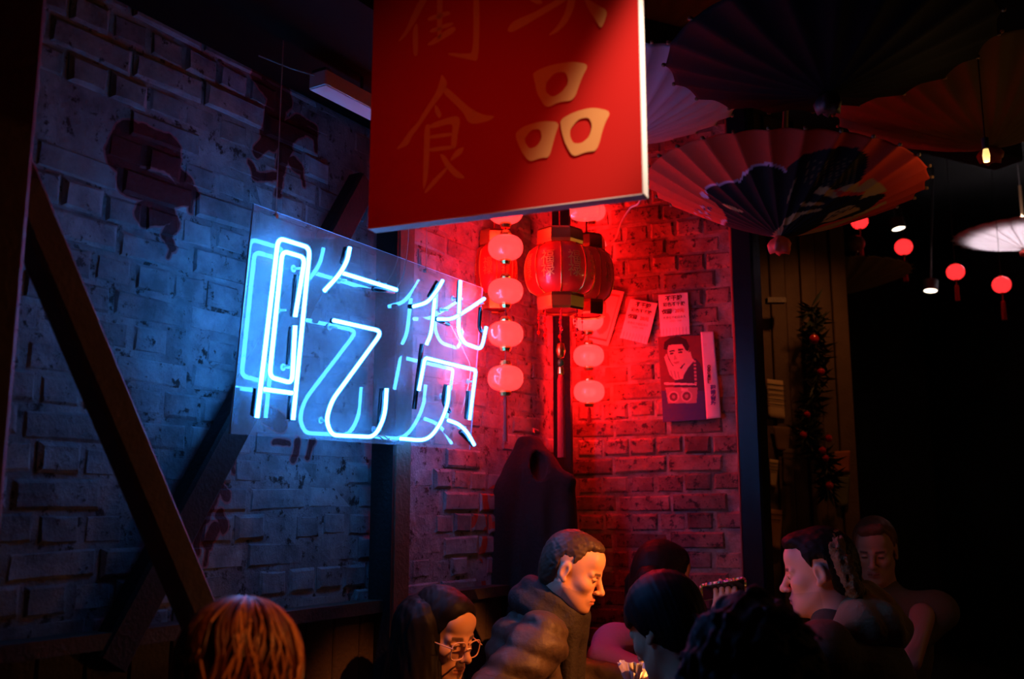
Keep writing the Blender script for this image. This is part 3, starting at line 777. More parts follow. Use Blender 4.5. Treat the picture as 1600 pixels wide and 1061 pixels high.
# red lantern cut off by the hanging board, and wire running up to it
P0 = at(914, 322, 2.58)
o = empty('red_lantern', P0); tag(o, 'glowing red drum lantern just below the hanging board edge', 'lantern')
MB().lathe([(0.0, -.033), (.036, -.033), (.041, -.025), (.041, .033), (.036, .041), (0.0, .041)], seg=24).build('lantern_shade', M_GLOBE, o, True)
MB().tube([(0, 0, .05), (0, 0, 3.7 - P0.z)], 0.002, 6).build('cord', M_CORD, o)
pw_ = [at(945, 388, 4.0), at(962, 372, 3.9), at(972, 345, 3.7), at(985, 325, 3.5), at(1000, 312, 3.4), at(1003, 250, 3.4)]
tag(MB().tube(smooth_path(pw_, 8), 0.004, 6).build('loose_cable', mat('pale_cable', (0.7, 0.45, 0.42), 0.5)), 'pale loose cable curving up under the hanging board corner', 'cable')

# small round lanterns far right
M_GLOBE2 = lantern_mat('far_red_silk', (1.0, 0.045, 0.05), 1.15)
M_UNLIT = mat('unlit_gold_silk', (0.30, 0.07, 0.03), 0.5)
def round_lantern(px, py, depth, wpx, lit, label, tas):
    P0 = at(px, py, depth); r = wpx / 2 * depth / FPX
    o = empty('round_lantern', P0); tag(o, label, 'lantern', 'small round lanterns over the far bar')
    prof = [(r * .22, -r * .92)] + [(r * math.cos(a) ** .9, r * .92 * math.sin(a)) for a in [math.pi / 2 * (-.88 + 1.76 * i / 10) for i in range(11)]] + [(r * .22, r * .92)]
    MB().lathe(prof, seg=20).build('lantern_globe', M_GLOBE2 if lit else M_UNLIT, o, True)
    for s_ in (-1, 1):
        MB().lathe([(0.0, s_ * r * .88), (r * .24, s_ * r * .88), (r * .24, s_ * r * 1.02), (0.0, s_ * r * 1.02)], seg=10).build('gold_cap', M_GOLD, o)
    MB().tube([(0, 0, r), (0, 0, 3.74 - P0.z)], 0.0015, 5).build('cord', M_BLACK, o)
    zt = at(px, tas, depth).z - P0.z
    MB().tube([(0, 0, -r), (0, 0, zt * .45)], 0.003, 5).build('tassel_cord', M_CORD, o)
    MB().lathe([(0.0, zt * .45), (.012, zt * .47), (.016, zt), (0.0, zt)], seg=10).build('tassel', M_TASSEL, o)
    if lit: point(o, (0, 0, 0), 0.8, RED, r * .5)
round_lantern(1343, 346, 6.2, 27, True, 'glowing red round lantern hanging just above the dull gold one', 400)
round_lantern(1337, 381, 6.0, 29, False, 'unlit dull gold round lantern with a red tassel', 442)
round_lantern(1412, 386, 6.2, 28, True, 'glowing red round lantern left of the white paper parasol', 440)
round_lantern(1493, 425, 6.2, 28, True, 'glowing red round lantern below the white parasol rim', 470)
round_lantern(1565, 445, 6.2, 29, True, 'rightmost glowing red round lantern', 500)
M_DOWN = mat('lit_downlight', (1, 1, 1), 0.5, emit=(1.0, 0.82, 0.6), estr=6.0)
for (x, y, tilt, lab) in ((1404, 357, -0.12, 'small lit white downlight between two red round lanterns'), (1454, 454, 0.14, 'small lit white downlight lowest on the dark ceiling')):
    P0 = at(x, y, 6.6)
    o = empty('downlight', P0); o.rotation_euler = (R(-7), tilt, 0); tag(o, lab, 'light fitting')
    MB().lathe([(0.0, 0.0), (.042, 0.0)], seg=20).build('lamp_face', M_DOWN, o)
    MB().lathe([(.043, -.004), (.050, -.004), (.050, .07), (0.0, .075)], seg=20).build('lamp_can', M_BLACK, o)
    MB().tube([(0, 0, .07), (0, 0, 3.76 - P0.z)], 0.006, 6).build('stem', M_BLACK, o)

# ------------------------------------------------------------------ papers on the back wall
ROTB = Matrix((BU, Vector((0, 0, 1)), BN)).transposed()
FACE_DEPTH = 0.016
def paper_on(name, corners, fn, nx, ny, label, cat, m, Nn=BN, U=BU, P=None, off=FACE_DEPTH, group=None):
    """sheet on a wall: corners in picture pixels (tl, tr, br, bl); fn(s,t)->colour, s right, t down"""
    P = P if P is not None else CORNER
    C4 = [on_plane(x, y, P + Nn * off, Nn) for x, y in corners]
    vs = []; cols = []
    s_, t_ = np.meshgrid(np.linspace(0, 1, nx + 1), np.linspace(0, 1, ny + 1))
    A = np.array(C4)
    pts = ((1 - s_) * (1 - t_))[..., None] * A[0] + (s_ * (1 - t_))[..., None] * A[1] + (s_ * t_)[..., None] * A[2] + ((1 - s_) * t_)[..., None] * A[3]
    # gentle curl
    cur = 0.006 * np.sin(s_ * 3.1) * (t_ ** 2) + 0.003 * np.sin(t_ * 5 + 1)
    pts = pts + cur[..., None] * np.array(Nn)
    vs = pts.reshape(-1, 3); col = fn(s_.ravel(), t_.ravel())
    fs = [(j * (nx + 1) + i, j * (nx + 1) + i + 1, (j + 1) * (nx + 1) + i + 1, (j + 1) * (nx + 1) + i) for j in range(ny) for i in range(nx)]
    me = bpy.data.meshes.new(name); me.from_pydata([tuple(v) for v in vs], [], fs); me.update()
    set_cols(me, col); me.materials.append(m)
    o = link(name, me, None, None, True); tag(o, label, cat, group)
    sol = o.modifiers.new('thickness', 'SOLIDIFY'); sol.thickness = 0.0006; sol.offset = -1
    return o, C4
M_PRINT = attr_mat('printed_paper', 0.75)
def const(c): return lambda s, t: np.tile(np.array(c, np.float32), (len(s), 1))
M_INK = mat('black_ink', (0.03, 0.02, 0.02), 0.7)
M_INKRED = mat('red_ink', (0.6, 0.05, 0.04), 0.7)
def text_on(parent, C4, body, s, t, hgt, m, Nn=BN, lift=0.0075, xs=1.0, bold=0.0, name='lettering', vertical=False):
    """flat print lying on the sheet; s,t centre in sheet units, hgt in metres"""
    cu = bpy.data.curves.new('t', 'FONT'); cu.body = body; cu.size = hgt; cu.align_x = 'CENTER'; cu.align_y = 'CENTER'; cu.offset = bold
    cu.resolution_u = 2
    to = bpy.data.objects.new('t', cu); COL.objects.link(to); bpy.context.view_layer.update()
    tm = bpy.data.meshes.new_from_object(to.evaluated_get(bpy.context.evaluated_depsgraph_get())); bpy.data.objects.remove(to)
    A, B, C, D = C4
    ex = (B - A).normalized(); ey = (A - D); ey = (ey - ex * ey.dot(ex)).normalized()
    ctr = A * ((1 - s) * (1 - t)) + B * (s * (1 - t)) + C * (s * t) + D * ((1 - s) * t)
    for v in tm.vertices: v.co = ctr + ex * (v.co.x * xs) + ey * v.co.y + Nn * lift
    tm.materials.clear(); tm.materials.append(m)
    return link(name, tm, None, parent)
def notice(corners, label):
    def fn(s, t):
        c = np.tile(np.array((0.80, 0.72, 0.70), np.float32), (len(s), 1))
        cut = (t > 0.80) & ((np.abs((s * 9) % 1 - 0.5) > 0.46))
        c[cut] = (0.45, 0.38, 0.36); return c
    o, C4 = paper_on('notice', corners, fn, 54, 40, label, 'notice', M_PRINT)
    h = (C4[0] - C4[3]).length
    text_on(o, C4, '不干胶', 0.52, 0.12, h * 0.135, M_INK, bold=0.0008)
    text_on(o, C4, '彩色不干胶', 0.52, 0.265, h * 0.105, M_INK, bold=0.0004)
    text_on(o, C4, '仅需', 0.27, 0.43, h * 0.115, M_INK, bold=0.0012)
    text_on(o, C4, '20元', 0.70, 0.43, h * 0.115, M_INKRED, bold=0.0005)
    text_on(o, C4, '青春在于粘贴永久', 0.52, 0.58, h * 0.068, M_INK, bold=0.0)
    text_on(o, C4, '13321 1588', 0.55, 0.665, h * 0.06, M_INKRED)
    for k in range(7):
        text_on(o, C4, '|', 0.12 + k * 0.127, 0.87, h * 0.10, M_INKRED, xs=0.6)
    return o
notice([(1029, 461), (1075, 457), (1078, 522), (1032, 526)], 'pale printed sticker notice pinned straight above the portrait poster')
notice([(985, 467), (1028, 474), (1011, 538), (968, 528)], 'tilted pale printed sticker notice left of the straight one')
o, C4 = paper_on('flyer', [(935, 449), (976, 456), (950, 541), (912, 533)], lambda s, t: np.where((((s > .1) & (s < .9) & (t > .07) & (t < .93)) & ~((s > .14) & (s < .86) & (t > .10) & (t < .90)))[:, None], np.array((0.45, 0.05, 0.05)), np.where(((((s - .55) / .25) ** 2 + ((t - .62) / .2) ** 2) < 1)[:, None], np.array((0.55, 0.2, 0.18)), np.array((0.75, 0.5, 0.48)))), 40, 60, 'bordered pale flyer tilted on the bricks behind the big lantern', 'poster', M_PRINT)

def portrait(s, t):
    X = s * 100; Y = t * 190
    c = np.tile(np.array((0.16, 0.03, 0.03), np.float32), (len(s), 1))
    c[Y > 120] = (0.05, 0.05, 0.16)
    def P(poly, col): c[in_poly(X, Y, poly)] = col
    skin = (0.62, 0.36, 0.30)
    P([(40, 62), (82, 52), (92, 62), (98, 84), (98, 125), (30, 125), (34, 92)], (0.04, 0.03, 0.06))     # jacket
    P([(46, 78), (64, 56), (74, 50), (80, 56), (66, 70), (54, 88)], (0.6, 0.45, 0.42))                   # shirt collar
    P([(22, 16), (50, 8), (62, 16), (68, 34), (66, 44), (60, 58), (48, 70), (38, 72), (28, 60), (20, 40)], skin)   # face
    P([(58, 40), (72, 36), (76, 58), (58, 68)], skin)                                                    # neck
    P([(12, 28), (14, 12), (28, 2), (48, 0), (64, 8), (70, 24), (66, 36), (60, 30), (54, 18), (36, 18), (24, 20), (18, 30)], (0.02, 0.01, 0.012))  # hair
    P([(24, 32), (36, 30), (37, 34), (24, 35)], (0.05, 0.02, 0.02)); P([(44, 29), (56, 28), (56, 32), (44, 33)], (0.05, 0.02, 0.02))
    P([(25, 37), (34, 36), (34, 40), (26, 41)], (0.08, 0.03, 0.03)); P([(44, 35), (54, 34), (54, 38), (45, 39)], (0.08, 0.03, 0.03))
    P([(36, 40), (41, 52), (33, 53)], (0.40, 0.20, 0.17)); P([(32, 58), (46, 56), (44, 61), (35, 62)], (0.45, 0.12, 0.12))
    P([(12, 46), (18, 38), (22, 52), (30, 66), (44, 70), (56, 80), (52, 96), (34, 98), (22, 86)], skin)  # hand at the cheek
    for k in range(3): P([(24 + k * 8, 76 + k * 2), (26 + k * 8, 76 + k * 2), (30 + k * 7, 94), (28 + k * 7, 94)], (0.35, 0.18, 0.15))
    P([(8, 102), (82, 108), (82, 112), (8, 107)], (0.72, 0.48, 0.45))                                      # carry handle of the radio
    P([(10, 113), (84, 117), (80, 152), (14, 149)], (0.42, 0.20, 0.20))
    for cx in (28, 58):
        d = np.hypot(X - cx, Y - 135); c[d < 13] = (0.60, 0.34, 0.32); c[d < 9.5] = (0.14, 0.05, 0.06); c[d < 4] = (0.4, 0.2, 0.2)
    P([(46, 117), (62, 118), (62, 124), (46, 123)], (0.66, 0.42, 0.40))
    for k in range(7): P([(78, 56 + k * 8), (83, 56 + k * 8), (83, 61 + k * 8), (78, 61 + k * 8)], (0.50, 0.22, 0.22))
    return c
paper_on('portrait_poster', [(1028, 527), (1098, 524), (1103, 656), (1036, 660)], portrait, 96, 170, 'dark poster of a dark haired person in a suit above a cassette radio', 'poster', M_PRINT, off=0.014)
o, C4 = paper_on('paper_strip', [(1095, 519), (1115, 518), (1127, 653), (1104, 655)], const((0.72, 0.50, 0.52)), 8, 40, 'long pale vertical paper strip with dark lettering right of the portrait poster', 'poster', M_PRINT, off=0.019)
h = (C4[0] - C4[3]).length
text_on(o, C4, '青\n春\n歌\n曲\n精\n选', 0.42, 0.50, h * 0.036, M_INK, bold=0.001)
text_on(o, C4, '磁\n带\n音\n乐', 0.60, 0.74, h * 0.058, mat('blue_ink', (0.03, 0.03, 0.18), 0.7), bold=0.001)
text_on(o, C4, '口', 0.3, 0.155, h * 0.03, M_INKRED)

# hooded coat on the corner peg, and the dark post it hangs from
cp = at(880, 700, 3.98)
beam('corner_post', (cp.x, cp.y, 0), (cp.x, cp.y, 3.0), 0.075, 0.06, M_BLACKTIMBER, (0, -1, 0), 'black post in the brick corner behind the red tassel', 'post')

# ------------------------------------------------------------------ paper parasols
def parasol(px, py, Rpx, depth, colf, label, hr=0.40, roll=0.0, tip=0.0, ribs=28, m=None, finial=(0.5, 0.05, 0.03), nu=8, nv=28, lit=None, rz=0.1):
    P0 = at(px, py, depth); rad = Rpx * depth / FPX; h = rad * hr
    root = empty('paper_parasol', P0); root.rotation_euler = (tip, roll, rz); tag(root, label, 'parasol', 'paper parasols hung upside down from the ceiling')
    n = ribs * nu; vs = []
    for j in range(nv + 1):
        q = j / nv
        for i in range(n):
            a = 2 * math.pi * i / n; ph = (i % nu) / nu
            sag = math.sin(math.pi * ph)
            rr_ = rad * (0.03 + 0.97 * q) * (1 - 0.022 * sag * q)
            z = -h * (1 - (0.03 + 0.97 * q)) - 0.010 * sag * q * -1 - 0.06 * h * math.sin(math.pi * q)
            vs.append((rr_ * math.cos(a), rr_ * math.sin(a), z))
    fs = [(j * n + i, j * n + (i + 1) % n, (j + 1) * n + (i + 1) % n, (j + 1) * n + i) for j in range(nv) for i in range(n)]
    me = bpy.data.meshes.new('paper_canopy'); me.from_pydata(vs, [], fs); me.update()
    bpy.context.view_layer.update()
    Mw = Matrix.LocRotScale(P0, root.rotation_euler, None)
    W = np.array([tuple(Mw @ Vector(v)) for v in vs]) - np.array(CAM)
    zz = W[:, 1] * _c + W[:, 2] * _s; yy = -W[:, 1] * _s + W[:, 2] * _c
    V = np.array(vs); ang = np.arctan2(V[:, 1], V[:, 0]); rq = np.hypot(V[:, 0], V[:, 1]) / rad
    set_cols(me, colf(800 + FPX * W[:, 0] / zz, 530.5 - FPX * yy / zz, ang, rq))
    me.materials.append(m or M_OILPAPER)
    can = link('paper_canopy', me, None, root, True)
    sol = can.modifiers.new('thickness', 'SOLIDIFY'); sol.thickness = 0.0012
    rm = None
    for k in range(ribs):
        if rm is None:
            pts = [(rad * (0.04 + 0.97 * q), 0, -h * (1 - (0.04 + 0.97 * q)) + 0.006 - 0.06 * h * math.sin(math.pi * q)) for q in [i / 6 for i in range(7)]]
            o = MB().tube(pts, 0.0032, 5).build('bamboo_rib', M_BAMBOO, root); rm = o.data
            tipo = MB().lathe([(0.0, -.006), (.005, -.004), (.006, 0), (.005, .004), (0.0, .006)], (rad * 1.012, 0, 0.004), 8).build('rib_tip', M_BAMBOO, root); tm = tipo.data
        else:
            o = bpy.data.objects.new('bamboo_rib', rm); tipo = bpy.data.objects.new('rib_tip', tm)
            for q in (o, tipo): COL.objects.link(q); q.parent = root
        o.rotation_euler = (0, 0, 2 * math.pi * k / ribs); tipo.rotation_euler = (0, 0, 2 * math.pi * k / ribs)
    mf = mat('parasol_finial', finial, 0.6)
    # flared cloth finial under the apex
    prof = []; mb = MB(); seg = 20; vsf = []
    for (r_, z_) in ((0.012, 0.0), (0.026, -0.012), (0.034, -0.028), (0.030, -0.045), (0.016, -0.05), (0.0, -0.05)):
        for k in range(seg):
            a = 2 * math.pi * k / seg; f_ = 1 + 0.16 * math.sin(5 * a) * (r_ > 0.02)
            vsf.append((r_ * f_ * math.cos(a) * rad / .42, r_ * f_ * math.sin(a) * rad / .42, -h + 0.006 + z_ * (1 + .2 * math.cos(5 * a) * (r_ > .02))))
    mb.add(vsf, [(j * seg + k, j * seg + (k + 1) % seg, (j + 1) * seg + (k + 1) % seg, (j + 1) * seg + k) for j in range(5) for k in range(seg)])
    mb.build('finial', mf, root, True)
    MB().tube([(0, 0, -h), (0, 0, min(0.35, 3.70 - P0.z - 0.05))], 0.010, 8).build('shaft', M_BAMBOO, root)
    MB().tube([(0, 0, min(0.35, 3.70 - P0.z - 0.05)), (0, 0, 3.73 - P0.z)], 0.0015, 5).build('hanging_string', M_WIRE, root)
    if lit:
        ld = bpy.data.lights.new('parasol_lamp', 'SPOT'); ld.energy = lit[0]; ld.color = lit[1]; ld.spot_size = R(140); ld.spot_blend = 0.3; ld.shadow_soft_size = 0.03
        lo_ = bpy.data.objects.new('parasol_lamp', ld); COL.objects.link(lo_); lo_.parent = root; lo_.location = (0, 0, 0.14)
    return root
M_OILPAPER = attr_mat('oiled_paper', 0.75, bump=0.05, translucent=0.25, spec=0.08)
M_BAMBOO = mat('bamboo', (0.16, 0.09, 0.04), 0.6)
def plain(c, j=0.06, bands=None):
    def f(x, y, a, q):
        o = np.tile(np.array(c, np.float32), (len(x), 1)) * (1 + j * np.sin(a * 14 + q * 9)[:, None])
        if bands:
            for (q0, q1, bc) in bands: o[(q > q0) & (q < q1)] = bc
        return np.clip(o, 0, 1)
    return f
def zz2(l): return [(990 + x / 3.404, 210 + y / 3.404) for x, y in l]
def painted(x, y, a, q):
    o = np.tile(np.array((0.55, 0.05, 0.028), np.float32), (len(x), 1)) * (1 + 0.08 * np.sin(a * 28)[:, None])
    blk = (0.012, 0.014, 0.016); tan = (0.42, 0.27, 0.11); lil = (0.55, 0.38, 0.55)
    near = True
    def P(poly, c): o[in_poly(x, y, zz2(poly))] = c
    # lilac rims of the painted wing, then the black wing and body
    P([(378, 292), (400, 268), (450, 262), (500, 248), (565, 240), (580, 205), (640, 158), (720, 148), (790, 170), (815, 195), (815, 260), (560, 300), (390, 320)], lil)
    P([(386, 300), (405, 278), (455, 272), (505, 258), (572, 252), (584, 225), (640, 172), (715, 162), (780, 182), (808, 205), (822, 170), (900, 110), (1000, 80), (1100, 66), (1190, 72), (1245, 110), (1240, 170), (1215, 240), (1180, 262), (1050, 300), (1090, 330), (1330, 315), (1340, 330), (1220, 420), (1000, 480), (860, 550), (700, 565), (560, 545), (470, 500), (500, 455), (470, 400), (430, 360), (400, 340)], blk)
    for k in range(9):
        x0 = 930 + k * 32
        P([(x0, 130 + 8 * math.sin(k)), (x0 + 5, 130), (x0 - 8, 215), (x0 - 22, 280), (x0 - 26, 276), (x0 - 12, 205)], (0.12, 0.085, 0.04))
    for k in range(5):
        P([(860 - k * 8, 230 + k * 20), (868 - k * 8, 235 + k * 20), (836 - k * 4, 320 + k * 12), (830 - k * 4, 316 + k * 12)], (0.20, 0.14, 0.07))
    P([(955, 312), (985, 282), (1030, 280), (1075, 305), (1082, 335), (1060, 338), (1010, 322)], tan)
    P([(1085, 298), (1130, 268), (1200, 258), (1190, 290), (1130, 306)], tan)
    P([(1150, 308), (1220, 260), (1262, 232), (1300, 250), (1330, 280), (1345, 305), (1270, 325), (1205, 345), (1230, 305)], tan)
    P([(885, 362), (1015, 362), (1010, 376), (890, 382)], tan); P([(850, 420), (1000, 392), (1000, 404), (880, 432), (820, 452)], tan)
    P([(790, 480), (800, 448), (900, 410), (880, 440), (820, 480)], tan)
    P([(1000, 470), (1040, 420), (1140, 380), (1180, 378), (1200, 400), (1130, 430), (1060, 460)], tan)
    for k in range(4): P([(1020 + k * 40, 455 - k * 17), (1024 + k * 40, 457 - k * 17), (1095 + k * 28, 408 - k * 8), (1090 + k * 28, 406 - k * 8)], blk)
    P([(858, 545), (960, 505), (1100, 462), (1220, 412), (1350, 350), (1340, 370), (1180, 445), (980, 530), (860, 566)], tan)
    P([(470, 372), (500, 374), (580, 408), (575, 416), (500, 392)], tan)
    P([(735, 540), (760, 510), (790, 480), (800, 500), (780, 545), (760, 560)], (0.40, 0.2, 0.10))
    P([(345, 312), (370, 305), (400, 335), (390, 342), (360, 328)], lil)
    r_ = np.random.default_rng(3)
    for k in range(60):
        cx, cy = r_.uniform(320, 405), r_.uniform(365, 515)
        P([(cx, cy), (cx + r_.uniform(6, 18), cy + r_.uniform(-12, 6)), (cx + r_.uniform(6, 18), cy + r_.uniform(4, 14))], lil if k % 2 else (0.06, 0.04, 0.09))
    for k in range(26):
        cx, cy = r_.uniform(140, 235), r_.uniform(430, 490)
        P([(cx, cy), (cx + 12, cy - 5), (cx + 14, cy + 6)], lil if k % 2 else (0.06, 0.04, 0.09))
    P([(455, 500), (470, 455), (500, 450), (480, 470), (478, 500)], lil)
    return o
parasol(1223, 287, 222, 2.97, painted, 'red paper parasol painted with a black winged crane', 0.42, roll=R(5.0), nv=60, nu=14, ribs=28)
parasol(1290, 80, 265, 2.46, plain((0.004, 0.005, 0.008)), 'large black scalloped parasol nearest the viewer at top right', 0.30, ribs=20, finial=(0.01, 0.01, 0.012))
parasol(972, 158, 205, 3.12, plain((0.46, 0.33, 0.40), bands=[(0.78, 0.80, (0.5, 0.3, 0.36))]), 'pale paper parasol tinted violet right of the hanging board', 0.36)
parasol(1010, 30, 170, 3.75, plain((0.80, 0.26, 0.12)), 'reddish brown parasol high up behind the violet one', 0.36)
parasol(1540, 152, 238, 3.20, plain((0.13, 0.09, 0.05)), 'tan paper parasol hung at the right edge with a dark red finial', 0.38, finial=(0.2, 0.03, 0.02))
parasol(1305, 430, 116, 5.6, plain((0.40, 0.25, 0.12)), 'small dim tan parasol low behind the painted parasol', 0.30)
M_WHITEPAPER = attr_mat('white_oiled_paper', 0.6, translucent=0.6)
parasol(1600, 366, 106, 6.6, plain((0.80, 0.74, 0.78), 0.02), 'white paper parasol lit from within above the red round lanterns', 0.24, m=M_WHITEPAPER, lit=(70.0, (1.0, 0.9, 0.92)), ribs=24)
# little warm pendant bulb beside the tan parasol finial
P0 = at(1541, 243, 2.62)
o = empty('pendant_bulb', P0); tag(o, 'small warm pendant bulb hanging beside the tan parasol finial', 'lamp')
MB().lathe([(0.0, -.02), (.008, -.018), (.010, 0), (.007, .018), (0.0, .02)], seg=14).build('bulb', mat('warm_bulb', (1, .8, .4), .4, emit=(1.0, 0.55, 0.16), estr=1.6), o, True)
MB().lathe([(.008, .018), (.010, .02), (.010, .05), (0.0, .052)], seg=12).build('socket', M_BLACK, o)
MB().tube([(0, 0, .05), (0, 0, 3.74 - P0.z)], 0.002, 5).build('flex', M_BLACK, o)
point(o, (0, 0, -0.03), 0.7, (1.0, 0.5, 0.15), 0.015)

# ------------------------------------------------------------------ boarded partition right of the pillar, papers, garland
PY = 4.9
x0, x1 = at(1190, 700, PY).x, at(1338, 700, PY).x
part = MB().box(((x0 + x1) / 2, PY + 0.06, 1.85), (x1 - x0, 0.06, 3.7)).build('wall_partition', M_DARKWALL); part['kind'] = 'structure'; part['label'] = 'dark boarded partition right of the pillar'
M_BOARD = mat('brown_board', (0.14, 0.075, 0.045), 0.7, noise=0.4, nscale=12, bump=0.3)
bw = (x1 - x0) / 6
bmesh_ = None
for i in range(6):
    if bmesh_ is None:
        o = MB().bbox((0, 0, 0), (bw * 0.96, 0.02, 3.6), b=0.004).build('board', M_BOARD, part); bmesh_ = o.data
    else:
        o = bpy.data.objects.new('board', bmesh_); COL.objects.link(o); o.parent = part
    o.location = (x0 + bw * (i + .5), PY + 0.018 - (0.012 if i % 2 else 0), 1.82)
PN = Vector((0, -1, 0)); PP = Vector((0, PY, 0)); PU = Vector((1, 0, 0))
def sheet(c, col, label, lines=0, off=0.02, off_lines=None):
    o, C4 = paper_on('paper_sheet', c, const(col), 6, 8, label, 'paper', M_PRINT, PN, PU, PP, off)
    h = (C4[0] - C4[3]).length
    for k in range(lines):
        text_on(o, C4, '一一一', 0.3 + 0.42 * (k % 2), 0.14 + 0.13 * (k // 2), h * 0.11, M_INK, PN, bold=0.001)
    return o
sheet([(1198, 592), (1223, 595), (1227, 655), (1201, 652)], (0.66, 0.42, 0.24), 'cream printed sheet pinned highest right of the dark pillar', 10)
sheet([(1202, 717), (1216, 719), (1213, 762), (1204, 760)], (0.66, 0.42, 0.24), 'narrow cream slip below the printed sheet by the pillar', 6)
sheet([(1223, 700), (1242, 702), (1240, 758), (1224, 756)], (0.16, 0.09, 0.06), 'dark brown leaflet right of the narrow cream slip', 4)
sheet([(1303, 705), (1328, 704), (1328, 737), (1304, 738)], (0.45, 0.12, 0.05), 'small orange card beside the garland', 0)
sheet([(1300, 744), (1328, 742), (1325, 790), (1308, 792)], (0.16, 0.14, 0.06), 'dull green sheet under the orange card', 0)
sheet([(1207, 665), (1234, 668), (1232, 703), (1214, 704)], (0.22, 0.11, 0.06), 'crumpled brown leaflet between the two cream papers', 0)
sheet([(1203, 795), (1222, 797), (1220, 860), (1206, 858)], (0.50, 0.22, 0.10), 'torn orange and cream poster low on the partition', 3)
# wooden sign-post ledges high on the partition
tag(MB().box(at(1212, 470, 4.75), (0.09, 0.05, 0.025)).build('shelf_bracket', M_BRACE), 'small pale wooden ledge at the top of the partition', 'ledge')

gp = [at(1268, 480, 4.7), at(1275, 530, 4.68), at(1278, 590, 4.7), at(1262, 650, 4.7), at(1262, 690, 4.7), at(1290, 720, 4.7), at(1294, 765, 4.7)]
gar = empty('garland', at(1270, 480, 4.7)); tag(gar, 'dark leafy garland hanging on the partition with red baubles', 'garland')
off_ = gar.location.copy(); path = [p - off_ for p in smooth_path(gp, 8)]
M_LEAF = mat('dark_foliage', (0.03, 0.035, 0.015), 0.6)
MB().tube(path + [path[-1]], 0.006, 6).build('stem', M_DARKWOOD, gar)
MB().tube([path[0], path[0] + Vector((0.0, 0.15, 0.05))], 0.003, 5).build('hook', M_STEEL, gar)
mb = MB()
for i in range(520):
    p = random.choice(path); d = Vector((random.gauss(0, 1), random.gauss(0, .6), random.gauss(-.2, .8))).normalized()
    l = random.uniform(.05, .11); s_ = d.cross(Vector((random.random(), random.random(), 1))).normalized() * 0.009; k = d.cross(s_).normalized() * 0.003
    mb.add([p, p + d * l * .5 + s_ + k, p + d * l, p + d * l * .5 - s_ + k], [(0, 1, 2), (0, 2, 3)])
o = mb.build('leaves', M_LEAF, gar); o['kind'] = 'stuff'
M_BAUBLE = mat('red_bauble', (0.5, 0.012, 0.01), 0.12, coat=1.0)
bmes = None
for (x, y, w_, which) in ((1272, 530, 16, 'largest, topmost red bauble'), (1283, 581, 12, 'second red bauble from the top'), (1261, 648, 11, 'small red bauble on the left bend'), (1255, 680, 12, 'leftmost red bauble'), (1295, 685, 12, 'red bauble level with the orange card top'), (1285, 704, 12, 'red bauble just left of the orange card'), (1296, 759, 13, 'lowest red bauble'), (1290, 716, 11, 'small red bauble touching the one beside the orange card')):
    r_ = w_ / 2 * 4.6 / FPX; P0 = at(x, y, 4.58)
    o = empty('bauble', P0); tag(o, which + ' in the dark garland', 'bauble', 'red baubles in the garland')
    if bmes is None:
        q = MB().lathe([(0.0, -1)] + [(math.cos(a), math.sin(a)) for a in [math.pi * (-.5 + (i + 1) / 10) for i in range(9)]] + [(0.0, 1)], seg=18).build('ball', M_BAUBLE, o, True); bmes = q.data
        k = MB().lathe([(.3, .92), (.3, 1.25), (0.0, 1.3)], seg=10).build('cap', M_GOLD, o); kmes = k.data
    else:
        q = bpy.data.objects.new('ball', bmes); k = bpy.data.objects.new('cap', kmes)
        for u in (q, k): COL.objects.link(u); u.parent = o
    q.scale = (r_,) * 3; k.scale = (r_,) * 3
    MB().tube([(0, 0, r_ * 1.2), (0, 0.12, r_ * 1.2 + 0.02)], 0.0012, 4).build('loop', M_GOLD, o)

# ------------------------------------------------------------------ implicit-surface modelling for figures
def smin(a, b, k):
    if k <= 0: return np.minimum(a, b)
    h = np.clip(0.5 + 0.5 * (b - a) / k, 0, 1); return b + (a - b) * h - k * h * (1 - h)
def smax(a, b, k): return -smin(-a, -b, k)
def ell(P, c, r, rot=None):
    q = P - np.array(c, np.float32)
    if rot is not None: q = q @ np.array(rot, np.float32)
    r = np.array(r, np.float32); k0 = np.linalg.norm(q / r, axis=-1); k1 = np.linalg.norm(q / (r * r), axis=-1) + 1e-9
    return k0 * (k0 - 1) / k1
def cap(P, a, b, ra, rb=None):
    rb = ra if rb is None else rb
    a = np.array(a, np.float32); b = np.array(b, np.float32); ba = b - a; pa = P - a
    t = np.clip((pa @ ba) / (ba @ ba + 1e-12), 0, 1)
    return np.linalg.norm(pa - t[..., None] * ba, axis=-1) - (ra + (rb - ra) * t)
def noise3(P, f, seed=0):
    r = np.random.default_rng(seed); v = 0
    for i in range(5):
        d = r.normal(size=3); d *= f / np.linalg.norm(d) * r.uniform(.7, 1.4); e = r.normal(size=3); e *= f / np.linalg.norm(e)
        v = v + np.sin(P @ d.astype(np.float32) + r.uniform(0, 6)) * np.sin(P @ e.astype(np.float32) + r.uniform(0, 6))
    return v / 2.5
